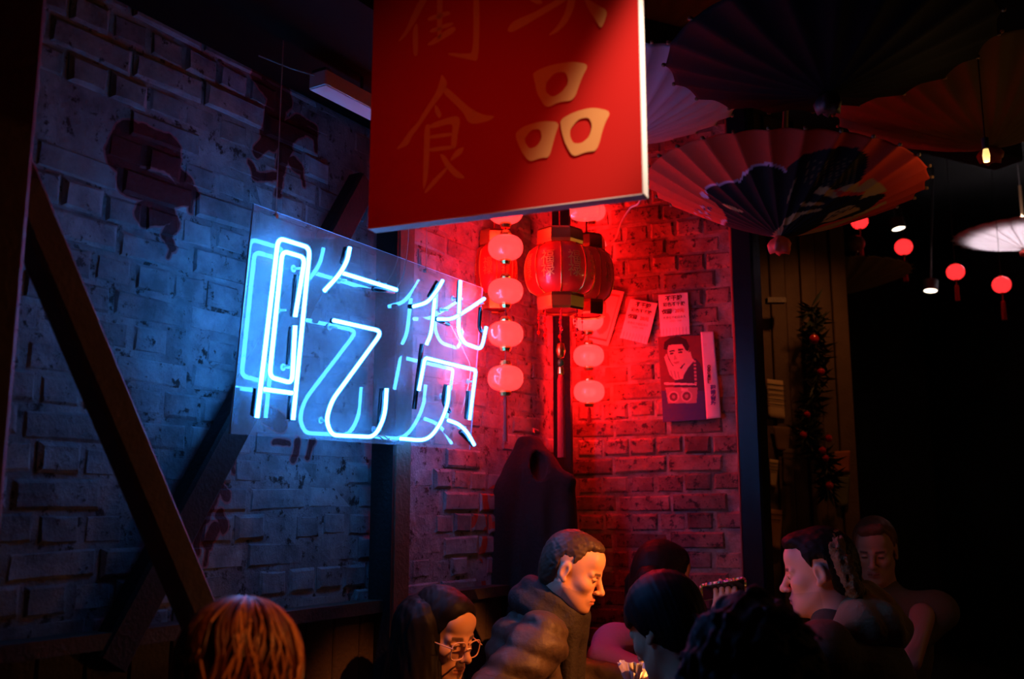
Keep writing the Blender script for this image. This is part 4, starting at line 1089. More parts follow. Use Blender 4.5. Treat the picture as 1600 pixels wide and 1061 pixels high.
def nets(fn, lo, hi, h):
    lo = np.array(lo, float); n = np.maximum(4, np.ceil((np.array(hi) - lo) / h).astype(int) + 1)
    ax = [(lo[i] + h * np.arange(n[i])).astype(np.float32) for i in range(3)]
    P = np.stack(np.meshgrid(*ax, indexing='ij'), -1); F = fn(P).astype(np.float32)
    F[0] = np.maximum(F[0], h * .1); F[-1] = np.maximum(F[-1], h * .1); F[:, 0] = np.maximum(F[:, 0], h * .1); F[:, -1] = np.maximum(F[:, -1], h * .1); F[:, :, 0] = np.maximum(F[:, :, 0], h * .1); F[:, :, -1] = np.maximum(F[:, :, -1], h * .1)
    ins = F < 0; c = n - 1
    s = sum(ins[i:i + c[0], j:j + c[1], k:k + c[2]].astype(np.int8) for i in (0, 1) for j in (0, 1) for k in (0, 1))
    act = (s > 0) & (s < 8); idx = np.argwhere(act); m = len(idx)
    acc = np.zeros((m, 3)); cnt = np.zeros(m)
    corner = [(i, j, k) for i in (0, 1) for j in (0, 1) for k in (0, 1)]
    for a in corner:
        for d in range(3):
            if a[d]: continue
            b = list(a); b[d] = 1
            ia = idx + np.array(a); ib = idx + np.array(b)
            fa = F[ia[:, 0], ia[:, 1], ia[:, 2]]; fb = F[ib[:, 0], ib[:, 1], ib[:, 2]]
            x = (fa < 0) != (fb < 0); t = np.where(x, fa / (fa - fb + 1e-20 * (fa == fb)), 0)
            p = np.array(a, float)[None].repeat(m, 0); p[:, d] += t
            acc[x] += p[x]; cnt[x] += 1
    V = lo + h * (idx + acc / cnt[:, None])
    vid = -np.ones(tuple(c), np.int64); vid[tuple(idx.T)] = np.arange(m)
    faces = []
    for d in range(3):
        e, f = (d + 1) % 3, (d + 2) % 3
        sl0 = [slice(None)] * 3; sl1 = [slice(None)] * 3; sl0[d] = slice(0, -1); sl1[d] = slice(1, None)
        x = ins[tuple(sl0)] != ins[tuple(sl1)]; ii = np.argwhere(x)
        ii = ii[(ii[:, e] > 0) & (ii[:, f] > 0) & (ii[:, e] < c[e]) & (ii[:, f] < c[f])]
        fl = ins[tuple(ii.T)]
        def cell(de, df):
            q = ii.copy(); q[:, e] += de; q[:, f] += df; return vid[tuple(q.T)]
        q = np.stack([cell(-1, -1), cell(0, -1), cell(0, 0), cell(-1, 0)], 1)
        q[~fl] = q[~fl][:, ::-1]; faces.append(q)
    return V, np.concatenate(faces)
def np_obj(name, V, Fc, m, parent, cols=None):
    me = bpy.data.meshes.new(name)
    me.vertices.add(len(V)); me.vertices.foreach_set('co', np.asarray(V, np.float32).ravel())
    Fc = np.asarray(Fc); me.loops.add(Fc.size); me.loops.foreach_set('vertex_index', Fc.astype(np.int32).ravel())
    me.polygons.add(len(Fc)); me.polygons.foreach_set('loop_start', np.arange(0, Fc.size, 4, dtype=np.int32)); me.polygons.foreach_set('loop_total', np.full(len(Fc), 4, np.int32))
    me.update(calc_edges=True); me.validate()
    if cols is not None: set_cols(me, cols)
    me.materials.append(m)
    return link(name, me, None, parent, True)

M_SKIN = attr_mat('skin', 0.5, spec=0.35)
def head_field(fem=0.0, neck=None, jaw=1.0):
    def f(P):
        x, y, z = P[..., 0], P[..., 1], P[..., 2]
        Q = P.copy(); Q[..., 1] = np.abs(y)
        d = ell(P, (-.010, 0, .042), (.096, .076, .086))
        d = smin(d, ell(P, (.030, 0, -.020), (.060, .058, .085)), .03)
        d = smin(d, ell(P, (.036, 0, -.074), (.050, .047 - .005 * fem, .036)), .03)
        d = smin(d, cap(Q, (.0, .052, -.045), (.062, .022, -.096), .014, .016), .035)      # jaw line
        d = smin(d, ell(P, (.078, 0, -.099), (.017, .021 - .004 * fem, .015)), .022)        # chin
        d = smin(d, ell(Q, (.058, .042, -.020), (.024, .020, .020)), .025)                   # cheekbone
        d = smin(d, ell(P, (.070, 0, .060), (.024, .050, .032)), .03)                        # forehead
        d = smin(d, cap(Q, (.086, .012, .021), (.074, .046, .019), .010 - .003 * fem, .008), .014)  # brow
        d = smax(d, -ell(Q, (.097, .031, .002), (.020, .017, .011)), .012)                   # socket
        d = smin(d, cap(P, (.090, 0, .014), (.113, 0, -.026), .0085, .0105), .012)           # bridge
        d = smin(d, ell(P, (.115, 0, -.031), (.0125, .0115, .0105)), .008)                   # tip
        d = smin(d, ell(Q, (.103, .0125, -.035), (.010, .008, .0075)), .006)                 # wings
        d = smax(d, -ell(Q, (.110, .0062, -.0425), (.0055, .0034, .004)), .003)              # nostril
        d = smin(d, ell(P, (.083, 0, -.064), (.017, .028, .020)), .014)                      # mouth mound
        d = smin(d, cap(Q, (.1005, 0, -.0605), (.090, .023, -.0655), .0052, .003), .004)     # upper lip
        d = smin(d, cap(Q, (.0985, 0, -.0725), (.089, .021, -.068), .0062, .003), .004)      # lower lip
        d = smax(d, -cap(Q, (.106, 0, -.0665), (.094, .024, -.0668), .0018), .002)           # mouth line
        d = smin(d, ell(Q, (.0775, .031, .003), (.0135, .0135, .0125)), .003)                # eyeball with lids
        d = smin(d, cap(Q, (.092, .021, .0065), (.083, .043, .0055), .0028), .004)           # upper lid
        # ear: flat shell with a hollow
        ra = math.radians(12); rot = [[math.cos(ra), 0, math.sin(ra)], [0, 1, 0], [-math.sin(ra), 0, math.cos(ra)]]
        e = ell(Q, (-.012, .0775, .004), (.018, .0075, .030), rot)
        e = smax(e, -ell(Q, (-.008, .088, .004), (.011, .009, .021), rot), .004)
        e = smin(e, ell(Q, (-.004, .078, -.024), (.010, .006, .010)), .006)
        d = smin(d, e, .006)
        if neck is not None: d = smin(d, cap(P, (-.022, 0, -.055), neck, .055 - .008 * fem, .060 - .008 * fem), .03)
        return d
    return f
def head_cols(V, tone, stubble=0.0, brow=(0.06, 0.035, 0.025)):
    x, y, z = V[:, 0], np.abs(V[:, 1]), V[:, 2]
    c = np.tile(np.array(tone, np.float32), (len(V), 1))
    def blend(mask, col, a=1.0): c[mask] = c[mask] * (1 - a) + np.array(col, np.float32) * a
    if stubble: blend((x > .0) & (z < -.045) & (z > -.125) & ~((np.hypot(y / 1.6, z + .066) < .011)), np.array(tone) * .45, stubble)
    blend((x > .085) & (z < -.055) & (z > -.080) & (y < .022), (tone[0] * .85, tone[1] * .48, tone[2] * .45), .8)
    blend((x > .078) & (np.abs(z + .0668) < .002) & (y < .023), (0.08, 0.02, 0.02), .8)
    zb = .022 - (y - .03) ** 2 * 6
    blend((x > .06) & (np.abs(z - zb - .002) < .0045) & (y > .013) & (y < .048), brow, .85)
    blend((x > .075) & (np.abs(z - .001) < .0045) & (y > .02) & (y < .042), (0.05, 0.03, 0.025), .85)
    return c
def rotm(yaw, pitch, roll=0):
    """head matrix: face along +x; yaw about z, pitch > 0 looks down, roll tilts"""
    return Matrix.Rotation(yaw, 3, 'Z') @ Matrix.Rotation(pitch, 3, 'Y') @ Matrix.Rotation(roll, 3, 'X')

def hand_prims(W, fwd, palm_n, side, curl=0.5, spread=0.12):
    """capsules of a five-fingered hand; W wrist, fwd towards the fingers, palm_n out of the palm, side: thumb direction"""
    W, f, n = Vector(W), Vector(fwd).normalized(), Vector(palm_n)
    n = (n - f * n.dot(f)).normalized(); s = f.cross(n) * side
    out = [('ell', W + f * .045, None, (f, s, n), (.052, .041, .015), .012)]
    for i, (off, L_) in enumerate(((.030, .074), (.010, .082), (-.010, .077), (-.029, .060))):
        p = W + f * .082 + s * off; d = (f + s * off * spread * 20).normalized(); r = .0092 - .0006 * i
        for j, q in enumerate((.46, .30, .24)):
            a = curl * (j + 0.6); dd = (d * math.cos(a) + n * math.sin(a)).normalized(); b = p + dd * L_ * q
            out.append(('cap', p, b, r, r * .92, .004 if j else .010)); p = b; r *= .92
    p = W + f * .022 + s * .030
    for j, (q, a) in enumerate(((.036, .15), (.030, .45), (.024, .7))):
        dd = (f * math.cos(.75 - a * .5) + s * math.sin(.75 - a * .5) + n * curl * .9 * a * 1.6).normalized(); b = p + dd * q
        out.append(('cap', p, b, .0115 - .0012 * j, .0105 - .0012 * j, .006 if j else .012)); p = b
    return out
def eval_prims(prims, P):
    d = None
    for pr in prims:
        if pr[0] == 'cap': q = cap(P, pr[1], pr[2], pr[3], pr[4]); k = pr[5]
        else:
            q = ell(P, pr[1], pr[4], np.array([list(v) for v in pr[3]]).T if pr[3] is not None else None); k = pr[5]
        d = q if d is None else smin(d, q, k)
    return d
def prim_bounds(prims, pad):
    pts = []
    for p in prims:
        if p[0] == 'cap':
            for c, r in ((p[1], p[3]), (p[2], p[4])): pts += [np.array(c) - r, np.array(c) + r]
        else: m_ = max(p[4]); pts += [np.array(p[1]) - m_, np.array(p[1]) + m_]
    A = np.array(pts); return A.min(0) - pad, A.max(0) + pad
def field_obj(name, prims, h, m, parent, disp=None, cut=None, pad=0.04, k=None):
    lo, hi = prim_bounds(prims, pad)
    def f(P):
        d = eval_prims(prims, P)
        if disp is not None: d = d + disp(P)
        if cut is not None: d = np.maximum(d, cut(P))
        return d
    V, Fc = nets(f, lo, hi, h)
    return np_obj(name, V, Fc, m, parent)
def V3(*a): return Vector(a)
def seated(Nk, yaw, sw=.185, pel=None, elbows=None, hands=None, thick=1.0, arm=.052, legs=True):
    """clothing volumes of a seated figure; Nk = base of the neck"""
    Nk = Vector(Nk); f = V3(math.cos(yaw), math.sin(yaw), 0); l = V3(-f.y, f.x, 0)
    pel = Vector(pel) if pel is not None else V3(Nk.x, Nk.y, 0.52) - f * .10
    up = (Nk - pel).normalized()
    pr = [('cap', pel + up * .02, pel + up * .22, .135 * thick, .135 * thick, .05),
          ('cap', pel + l * .08, pel - l * .08, .12 * thick, .12 * thick, .06),
          ('ell', Nk - up * .20, None, (f, l, up), (.115 * thick, .165 * thick, .19), .06),
          ('cap', Nk + l * (sw - .03) - V3(0, 0, .055), Nk - l * (sw - .03) - V3(0, 0, .055), .066 * thick, .066 * thick, .05),
          ('cap', Nk - up * .05, Nk + up * .015, .075, .062, .05)]
    for i, s_ in enumerate((1, -1)):
        sh = Nk + l * sw * s_ - V3(0, 0, .065)
        el_ = Vector(elbows[i]) if elbows else sh + f * .08 + l * .05 * s_ - V3(0, 0, .24)
        ha = Vector(hands[i]) if hands else sh * .35 + (Nk + l * .08 * s_) * .65 + f * .27; 
        if not hands: ha.z = max(.80, el_.z)
        pr += [('cap', sh, el_, .068 * thick, arm * 1.05, .045), ('cap', el_, ha, arm * 1.05, arm * .80, .02)]
    if legs:
        for s_ in (1, -1):
            kn = pel + l * .13 * s_ + f * .42; kn.z = .50
            ft = kn - V3(0, 0, .42) + f * .02
            pr += [('cap', pel + l * .09 * s_, kn, .085, .066, .04), ('cap', kn, ft, .062, .045, .03), ('cap', ft, ft + f * .13 - V3(0, 0, .03), .042, .035, .02)]
    return pr
def person(label, H, yaw, pitch, roll, Nk, tone, hair, hcol, fem=0.0, scale=1.0, stubble=0.0, brow=(0.05, 0.03, 0.022), hh=0.0034, extra_hair=None, hands=None, hair_seed=1, hair_rough=0.55):
    """head and neck (and hands) as one body mesh, hair a child; H centre between the ears"""
    H = Vector(H); M_ = rotm(yaw, pitch, roll) * scale; Mi = M_.inverted()
    root = empty('person', (Nk[0], Nk[1], 0.0)); tag(root, label, 'person')
    o0 = root.location
    nl = Mi @ (Vector(Nk) - H)
    lo = np.minimum(np.array((-.125, -.105, -.135)), np.array(nl) - .075); hi = np.maximum(np.array((.142, .105, .150)), np.array(nl) + .075)
    V, Fc = nets(head_field(fem, tuple(nl)), lo, hi, hh)
    cols = head_cols(V, tone, stubble, brow)
    W = V @ np.array(M_).T + np.array(H - o0)
    if hands:
        for hp in hands:
            a, b = prim_bounds(hp, .012)
            V2, F2 = nets(lambda P: eval_prims(hp, P), a, b, .003)
            np_obj('hand', V2 - np.array(o0), F2, M_SKIN, root, np.tile(np.array(tone, np.float32), (len(V2), 1)))
    body = np_obj('body', W, Fc, M_SKIN, root, cols)
    # hair
    mh = mat('hair_' + hair, hcol, hair_rough, noise=0.5, nscale=90, spec=0.4 if hcol[0] > .02 else .12)
    def hf(P):
        x, y, z = P[..., 0], np.abs(P[..., 1]), P[..., 2]
        th = {'short': .0045, 'crop': .009, 'long': .010, 'bowl': .018, 'curly': .022, 'quiff': .010}[hair]
        d = ell(P, (-.012, 0, .044), (.096 + th, .076 + th * (1 if hair != 'short' else .6), .088 + th))
        if hair in ('short', 'crop', 'quiff'):
            d = smin(d, ell(P, (-.055, 0, -.01), (.050 + th, .060 + th * .5, .075)), .03)
            # hairline: high over the brow, down to the sideburn, round the ear, down to the nape
            hl = np.where(x > .045, (.080 if hair == 'short' else .070) + (x - .045) * .15, np.where(x > .008, .012 + (x - .008) * 1.55, np.where(x > -.035, .040, -.075)))
            hl = hl + (x > .035) * (np.clip((y - .018) / .03, 0, 1) * .012 + noise3(P, 260, 11) * .004)
            d = smax(d, (hl - z) * .75, .006) + (1 - np.clip((z - hl) / .028, 0, 1)) * np.where(x > -.03, .0055, 0)
            if hair == 'quiff': d = smin(d, cap(P, (.075, -.03, .105), (.070, .035, .115), .022, .020), .02)
            if hair == 'short': d = smin(d, ell(P, (.040, 0, .102), (.042, .050, .022)), .02)
            if hair == 'crop':
                d = smin(d, ell(P, (.050, 0, .102), (.046, .056, .028)), .02)
            d = d + noise3(P, 330, hair_seed) * .0014 + noise3(P * np.array((1, 3, 1), np.float32), 160, hair_seed + 5) * .0012
        elif hair == 'bowl':
            hl = np.where(x > .03, .035 + .0 * x, np.where(x > .0, .035 - (.03 - x) * 2.2, -.07))
            d = smin(d, ell(P, (-.055, 0, -.015), (.058, .068, .080)), .03)
            d = smax(d, (hl - z) * .7, .008)
            d = d + noise3(P * np.array((1, 1, .4), np.float32), 220, hair_seed) * .0015
        elif hair == 'curly':
            d = smin(d, ell(P, (-.02, 0, -.01), (.115, .11, .13)), .05)
            d = smax(d, np.minimum(x - .055, .055 - z), .02)
            d = d + noise3(P, 110, hair_seed) * .012 + noise3(P, 260, hair_seed + 1) * .006
        else:
            hl = np.where(x > .04, .080 - (y / .08) ** 2 * .055, -.30)
            face = smax(-(x - .018 - .25 * (z < .03) * (.03 - z) * .6), y - .075, .01)   # opening for the face
            op = smax(.0 - (x - .020), z - (.098 - (y / .075) ** 2 * .085), .012)
            d = smin(d, ell(P, (-.045, 0, -.03), (.075, .082, .11)), .03)
            d = smin(d, ell(P, (.044, 0, .086), (.042, .058, .038)), .02)
            d = smax(d, -op, .006)
            d = d + noise3(P * np.array((1, 1, .35), np.float32), 230, hair_seed) * .0014
        return d
    lo = np.array((-.20, -.16, -.19)); hi = np.array((.16, .16, .22))
    if hair not in ('curly',): lo = np.array((-.15, -.115, -.16)); hi = np.array((.145, .115, .175))
    V, Fc = nets(hf, lo, hi, hh * 1.1)
    W = V @ np.array(M_).T + np.array(H - o0)
    if extra_hair:
        a, b = prim_bounds(extra_hair, .03)
        V2, F2 = nets(lambda P: eval_prims(extra_hair, P) + noise3(P * np.array((1, 1, .25), np.float32), 200, 9) * .0035, a, b, .006)
        Fc = np.concatenate([Fc, F2 + len(W)]); W = np.concatenate([W, V2 - np.array(o0)])
    np_obj('hair', W, Fc, mh, root)
    return root, M_, H
def wear(root, name, prims, h, m, disp=None, cut=None):
    o0 = np.array(root.location)
    lo, hi = prim_bounds(prims, .03)
    lo[2] = max(lo[2], 0.004)
    def f(P):
        d = eval_prims(prims, P)
        if disp is not None: d = d + disp(P)
        if cut is not None: d = np.maximum(d, cut(P))
        return d
    V, Fc = nets(f, lo, hi, h)
    return np_obj(name, V - o0, Fc, m, root)
def ringcaps(c, axis, R_, r, n=14, k=.02, squash=1.0, ref=(1, 0, 0)):
    a = Vector(axis).normalized(); u = a.cross(Vector(ref)).normalized(); v = a.cross(u)
    P = [Vector(c) + (u * math.cos(2 * math.pi * i / n) + v * math.sin(2 * math.pi * i / n) * squash) * R_ for i in range(n)]
    return [('cap', P[i], P[(i + 1) % n], r, r, k) for i in range(n)]
SKIN = (0.72, 0.40, 0.27)

# --- man in profile, brown puffer jacket
H1 = at(893, 893, 3.22)
N1 = at(853, 962, 3.28)
hp = hand_prims(V3(.28, 2.92, .815), (1, .15, -.1), (0, .2, -1), -1, .35)
p1, Mh, _ = person('man with short brown hair in a brown puffer jacket looking down, in profile', H1, R(-14), R(20), 0, N1, SKIN, 'short', (0.055, 0.03, 0.018), scale=.95, stubble=.55, hands=[hp], hh=.003)
el = [V3(.13, 3.50, .80), V3(-.095, 2.95, .80)]; ha = [V3(.36, 3.40, .81), V3(.25, 2.915, .82)]
pr = seated(N1, R(-8), .20, pel=(-.05, 3.27, .52), elbows=el, hands=ha, thick=1.16, arm=.066)
pr = [q for q in pr]
M_PUFF = mat('brown_puffer', (0.055, 0.036, 0.024), 0.6, noise=.15, nscale=25, bump=.25, bscale=60)
def puff(P):
    a = P @ np.array((.35, .1, .93), np.float32)
    return .011 * np.abs(np.sin(a * 42)) * -1 + .006 + noise3(P, 55, 4) * .004 + noise3(P, 130, 7) * .002
wear(p1, 'puffer_jacket', pr, .0085, M_PUFF, puff)
col = ringcaps(N1 + V3(.028, 0, .045), (.50, -.05, .86), .082, .032, squash=1.1) + ringcaps(N1 + V3(.005, 0, .005), (.50, -.05, .86), .094, .034, squash=1.1)
col += [('cap', N1 + V3(.07, -.075, .0), V3(.17, 3.20, .84), .035, .03, .02), ('cap', N1 + V3(.10, -.02, .0), V3(.19, 3.28, .82), .035, .04, .02)]
wear(p1, 'jacket_collar', col, .007, mat('dark_collar', (0.014, 0.010, 0.008), 0.75, bump=.3))
wear(p1, 'shirt', [('cap', N1 + V3(.05, -.02, -.05), V3(.11, 3.24, .70), .055, .06, .03)], .012, mat('red_shirt', (0.35, 0.04, 0.03), 0.8))

# --- woman with glasses
H2 = at(688, 993, 2.86)
N2 = H2 + V3(-.055, .03, -.155)
dn = [('cap', H2 + V3(-.050, .01, .03), H2 + V3(-.105, -.01, -.32), .085, .085, .06), ('cap', H2 + V3(-.045, -.055, .03), H2 + V3(-.07, -.085, -.32), .045, .055, .06), ('cap', H2 + V3(.02, .075, -.0), H2 + V3(.04, .10, -.32), .030, .035, .05)]
p2, Mg, _ = person('woman with long dark hair and glasses looking down at the table', H2, R(-38), R(15), R(0), N2, (0.62, 0.33, 0.20), 'long', (0.008, 0.006, 0.005), fem=1.0, scale=.96, extra_hair=dn, hh=.003)
pr = seated(N2, R(-20), .16, thick=.95, pel=(N2.x - .01, N2.y - .04, .52))
wear(p2, 'knitted_top', pr, .012, mat('olive_knit', (0.16, 0.11, 0.05), 0.9, noise=.2, nscale=80, bump=.5, bscale=220))
M_FRAME = mat('clear_pink_frame', (0.75, 0.45, 0.35), 0.2); M_LENS = None
m, nt, b = new_mat('lens_glass'); L = nt.links; nt.nodes.remove(b)
tr = N(nt, 'ShaderNodeBsdfTransparent'); gl = N(nt, 'ShaderNodeBsdfGlossy'); gl.inputs['Roughness'].default_value = .02
mx = N(nt, 'ShaderNodeMixShader'); mx.inputs[0].default_value = .08; L.new(tr.outputs[0], mx.inputs[1]); L.new(gl.outputs[0], mx.inputs[2]); L.new(mx.outputs[0], nt.nodes['Material Output'].inputs[0]); M_LENS = m
gls = empty('glasses'); gls.parent = p2
def gpt(x, y, z): return Mg @ V3(x, y, z) + H2 - p2.location
fr_ = MB(); le = MB()
for s_ in (1, -1):
    pts = []
    for i in range(20):
        a = 2 * math.pi * i / 20; ex = math.copysign(abs(math.cos(a)) ** .7, math.cos(a)); ez = math.copysign(abs(math.sin(a)) ** .7, math.sin(a))
        yy_ = s_ * (.034 + .027 * ex); zz_ = -.008 + .023 * ez + (.004 if ez > 0 else 0)
        pts.append(gpt(.107 - .25 * abs(yy_ - s_ * .02) * .6, yy_, zz_))
    MB().tube(pts + [pts[0], pts[1]], .0019, 6, False).build('rim', M_FRAME, gls, True)
    mbl = MB(); mbl.add(pts, [tuple(range(20))]); mbl.build('lens', M_LENS, gls)
    MB().tube([gpt(.107, s_ * .062, .004), gpt(.06, s_ * .078, .006), gpt(.0, s_ * .083, .006), gpt(-.02, s_ * .083, -.01)], .0018, 6).build('temple', M_FRAME, gls)
MB().tube([gpt(.113, .010, .0), gpt(.117, 0, .003), gpt(.113, -.010, .0)], .0018, 6).build('bridge', M_FRAME, gls)

# --- person with blonde streaked hair, seen from behind, nearest at lower left
H3 = at(374, 1088, 1.62)
N3 = H3 + V3(-.02, -.03, -.16)
dn = [('cap', H3 + V3(-.06, -.04, -.02), H3 + V3(-.07, -.06, -.28), .055, .05, .03), ('cap', H3 + V3(.06, -.03, -.02), H3 + V3(.075, -.05, -.28), .050, .045, .03), ('cap', H3 + V3(0, -.06, -.03), H3 + V3(0, -.08, -.28), .06, .06, .03)]
p3, M3, _ = person('person with streaked copper blonde hair seen from behind at lower left', H3, R(75), R(8), 0, N3, SKIN, 'long', (0.10, 0.035, 0.015), fem=1.0, extra_hair=dn, hh=.004, hair_rough=.4)
wear(p3, 'dark_coat', seated(N3, R(70), .165), .014, mat('dark_coat', (0.02, 0.018, 0.016), .85, bump=.4))
# wavy locks over the crown
mb = MB(); rl = random.Random(5)
for i in range(170):
    a0 = rl.uniform(0, 2 * math.pi); r0 = rl.uniform(.1, .35); ph = rl.uniform(0, 6); pts = []; rs = []
    for k in range(11):
        t = k / 10; an = a0 + .16 * math.sin(t * 9 + ph) * t; el_ = math.pi / 2 - (r0 + t * 2.0)
        d_ = V3(math.cos(el_) * math.cos(an), math.cos(el_) * math.sin(an), math.sin(el_))
        if el_ > -.25: q = V3(d_.x * .115, d_.y * .094, d_.z * .106)
        else: q = V3(math.cos(an) * .112, math.sin(an) * .092, -.026 + (el_ + .25) * .16)
        pts.append(Vector(M3 @ (q + V3(-.012, 0, .044))) + H3 - p3.location); rs.append(.0032 * (1 - .6 * abs(t - .4)))
    mb.tube(pts, rs, 4, False)
M_LOCK, nt, b = new_mat('copper_blonde'); gi = N(nt, 'ShaderNodeNewGeometry')
rp = N(nt, 'ShaderNodeValToRGB'); nt.links.new(gi.outputs['Random Per Island'], rp.inputs[0]); nt.links.new(rp.outputs[0], b.inputs['Base Color'])
rp.color_ramp.elements[0].color = (.03, .008, .004, 1); rp.color_ramp.elements[1].color = (.55, .24, .08, 1); rp.color_ramp.elements[1].position = .95
e = rp.color_ramp.elements.new(.6); e.color = (.16, .04, .014, 1)
b.inputs['Roughness'].default_value = .38
o = mb.build('hair_locks', M_LOCK, p3, True); o['kind'] = 'stuff'

# --- dark haired person bent forward, turned to the left, near the table
H4 = at(1042, 985, 2.62)
N4 = H4 + V3(.045, -.05, -.15)
p4, M4, _ = person('person with a black bowl haircut bent over the table with bare neck', H4, R(128), R(26), 0, N4, (0.62, 0.33, 0.20), 'bowl', (0.008, 0.008, 0.009), fem=.4)
wear(p4, 'dark_sweater', seated(N4 - V3(0, 0, .03), R(110), .17), .013, mat('dark_sweater', (0.015, 0.013, 0.012), .9, bump=.4))

# --- person with big dark curly hair, seen from behind
H5 = at(1176, 1082, 1.70)
N5 = H5 + V3(.02, -.04, -.16)
p5, M5, _ = person('person with big dark frizzy hair seen from behind beside the glittering phone', H5, R(85), R(5), 0, N5, SKIN, 'curly', (0.030, 0.018, 0.022), hh=.0045, hair_rough=.8)
wear(p5, 'fleece_jacket', seated(N5, R(85), .19, thick=1.15), .012, mat('black_fleece', (0.012, 0.011, 0.012), .95, bump=.8, bscale=150), lambda P: noise3(P, 90, 3) * .006)

# --- woman at the far end, face turned to the right, phone in her hand
H6 = at(1034, 905, 3.62)
N6 = H6 + V3(-.03, .01, -.16)
ph = at(1130, 920, 3.40)
hp = hand_prims(ph + V3(-.012, -.028, -.115), (.12, .04, 1), (.05, 1, .1), -1, .42)
dn = [('cap', H6 + V3(-.05, -.07, .0), H6 + V3(-.06, -.09, -.26), .055, .05, .03), ('cap', H6 + V3(-.07, .05, -.02), H6 + V3(-.08, .06, -.26), .055, .05, .03)]
p6, M6, _ = person('woman with long brown hair and pink top facing right at the far end', H6, R(22), R(12), 0, N6, SKIN, 'long', (0.014, 0.008, 0.006), fem=1.0, scale=.98, extra_hair=dn, hands=[hp], hh=.0042)
pr = seated(N6, R(-70), .17, elbows=[(H6.x + .22, 3.48, .95), (H6.x - .22, 3.50, .86)], hands=[ph + V3(-.012, -.026, -.125), V3(H6.x - .08, 3.33, .83)])
wear(p6, 'pink_top', pr, .012, mat('pink_top', (0.42, 0.13, 0.22), .8, bump=.3))
# glittering phone
phone = empty('phone', ph); phone.rotation_euler = Matrix(((.98, -.10, .10), (-.05, .70, .71), (.17, .70, -.69))).to_euler(); tag(phone, 'phone in a glittery iridescent case held up in a hand', 'phone')
m, nt, b = new_mat('glitter_case'); L = nt.links
vo = N(nt, 'ShaderNodeTexVoronoi'); vo.inputs['Scale'].default_value = 110; tcn = N(nt, 'ShaderNodeTexCoord'); L.new(tcn.outputs['Object'], vo.inputs['Vector'])
hsv = N(nt, 'ShaderNodeHueSaturation'); hsv.inputs['Saturation'].default_value = .9; L.new(vo.outputs['Color'], hsv.inputs['Color']); L.new(hsv.outputs[0], b.inputs['Base Color'])
b.inputs['Metallic'].default_value = .45; b.inputs['Roughness'].default_value = .3
bpn = N(nt, 'ShaderNodeBump'); bpn.inputs['Strength'].default_value = 1.0; bpn.inputs['Distance'].default_value = .01; L.new(vo.outputs['Distance'], bpn.inputs['Height']); L.new(bpn.outputs[0], b.inputs['Normal'])
M_GLIT = m
MB().bbox((0, 0, 0), (.155, .075, .010), b=.010).build('case', M_GLIT, phone)
MB().box((0, 0, .0058), (.140, .066, .0016)).build('screen', mat('dark_screen', (.01, .01, .015), .08), phone)
MB().bbox((.052, .018, -.006), (.03, .03, .004), b=.005).build('camera_bump', M_BLACK, phone)

# --- man at right, face turned left and away, hooded coat
H7 = at(1282, 897, 3.05)
N7 = H7 + V3(.03, -.03, -.15)
p7, M7, _ = person('man with short black hair in a dark hooded coat at the right of the table', H7, R(155), R(8), 0, N7, (0.80, 0.40, 0.30), 'crop', (0.010, 0.009, 0.008), stubble=.3, hh=.0034)
pr = seated(N7, R(150), .21, thick=1.25, arm=.065, pel=(N7.x + .14, N7.y - .03, .52))
wear(p7, 'hooded_coat', pr, .011, mat('dark_olive_coat', (0.055, 0.043, 0.022), .75, bump=.4, bscale=50), lambda P: noise3(P, 30, 2) * .008)
hood = [('cap', N7 + V3(.06, -.06, .03), N7 + V3(.10, .06, .05), .075, .075, .04), ('cap', N7 + V3(.13, -.03, -.0), N7 + V3(.15, .06, -.0), .07, .07, .05), ('cap', N7 + V3(-.02, -.11, .0), N7 + V3(.10, -.09, .02), .045, .06, .04)]
wear(p7, 'hood', hood, .008, mat('olive_hood', (0.22, 0.16, 0.075), .8, bump=.5, bscale=60), lambda P: noise3(P, 45, 6) * .012)
ft = ringcaps(H7 + V3(.075, -.02, .015), (.80, -.30, .30), .098, .020, n=18, ref=(0, 0, 1))[:18]
wear(p7, 'fur_trim', ft, .006, mat('tan_fur', (0.20, 0.14, 0.06), .95, noise=.4, nscale=120, bump=1.0, bscale=300), lambda P: noise3(P, 190, 8) * .008 + noise3(P, 420, 9) * .004)

# --- far man in a t-shirt
H8 = at(1368, 862, 4.1)
N8 = H8 + V3(.03, .02, -.165)
p8, M8, _ = person('man with a swept up light brown fringe in an olive t-shirt, sitting far back', H8, R(-118), R(14), R(0), N8, (0.55, 0.32, 0.2), 'quiff', (0.16, 0.075, 0.035), hh=.0045)
pr = seated(N8, R(-112), .205, elbows=[at(1444, 985, 4.02), at(1330, 1000, 4.1)], hands=[at(1436, 1000, 3.97), at(1345, 1030, 3.9)], thick=1.05)
tee = wear(p8, 'olive_shirt', pr, .014, mat('olive_tee', (0.12, 0.095, 0.035), .85, bump=.2))
wear(p8, 'forearm', [('cap', at(1441, 962, 4.0), at(1425, 1035, 3.85), .048, .034, .01)], .008, mat('forearm_skin', (0.55, 0.28, 0.18), .5))

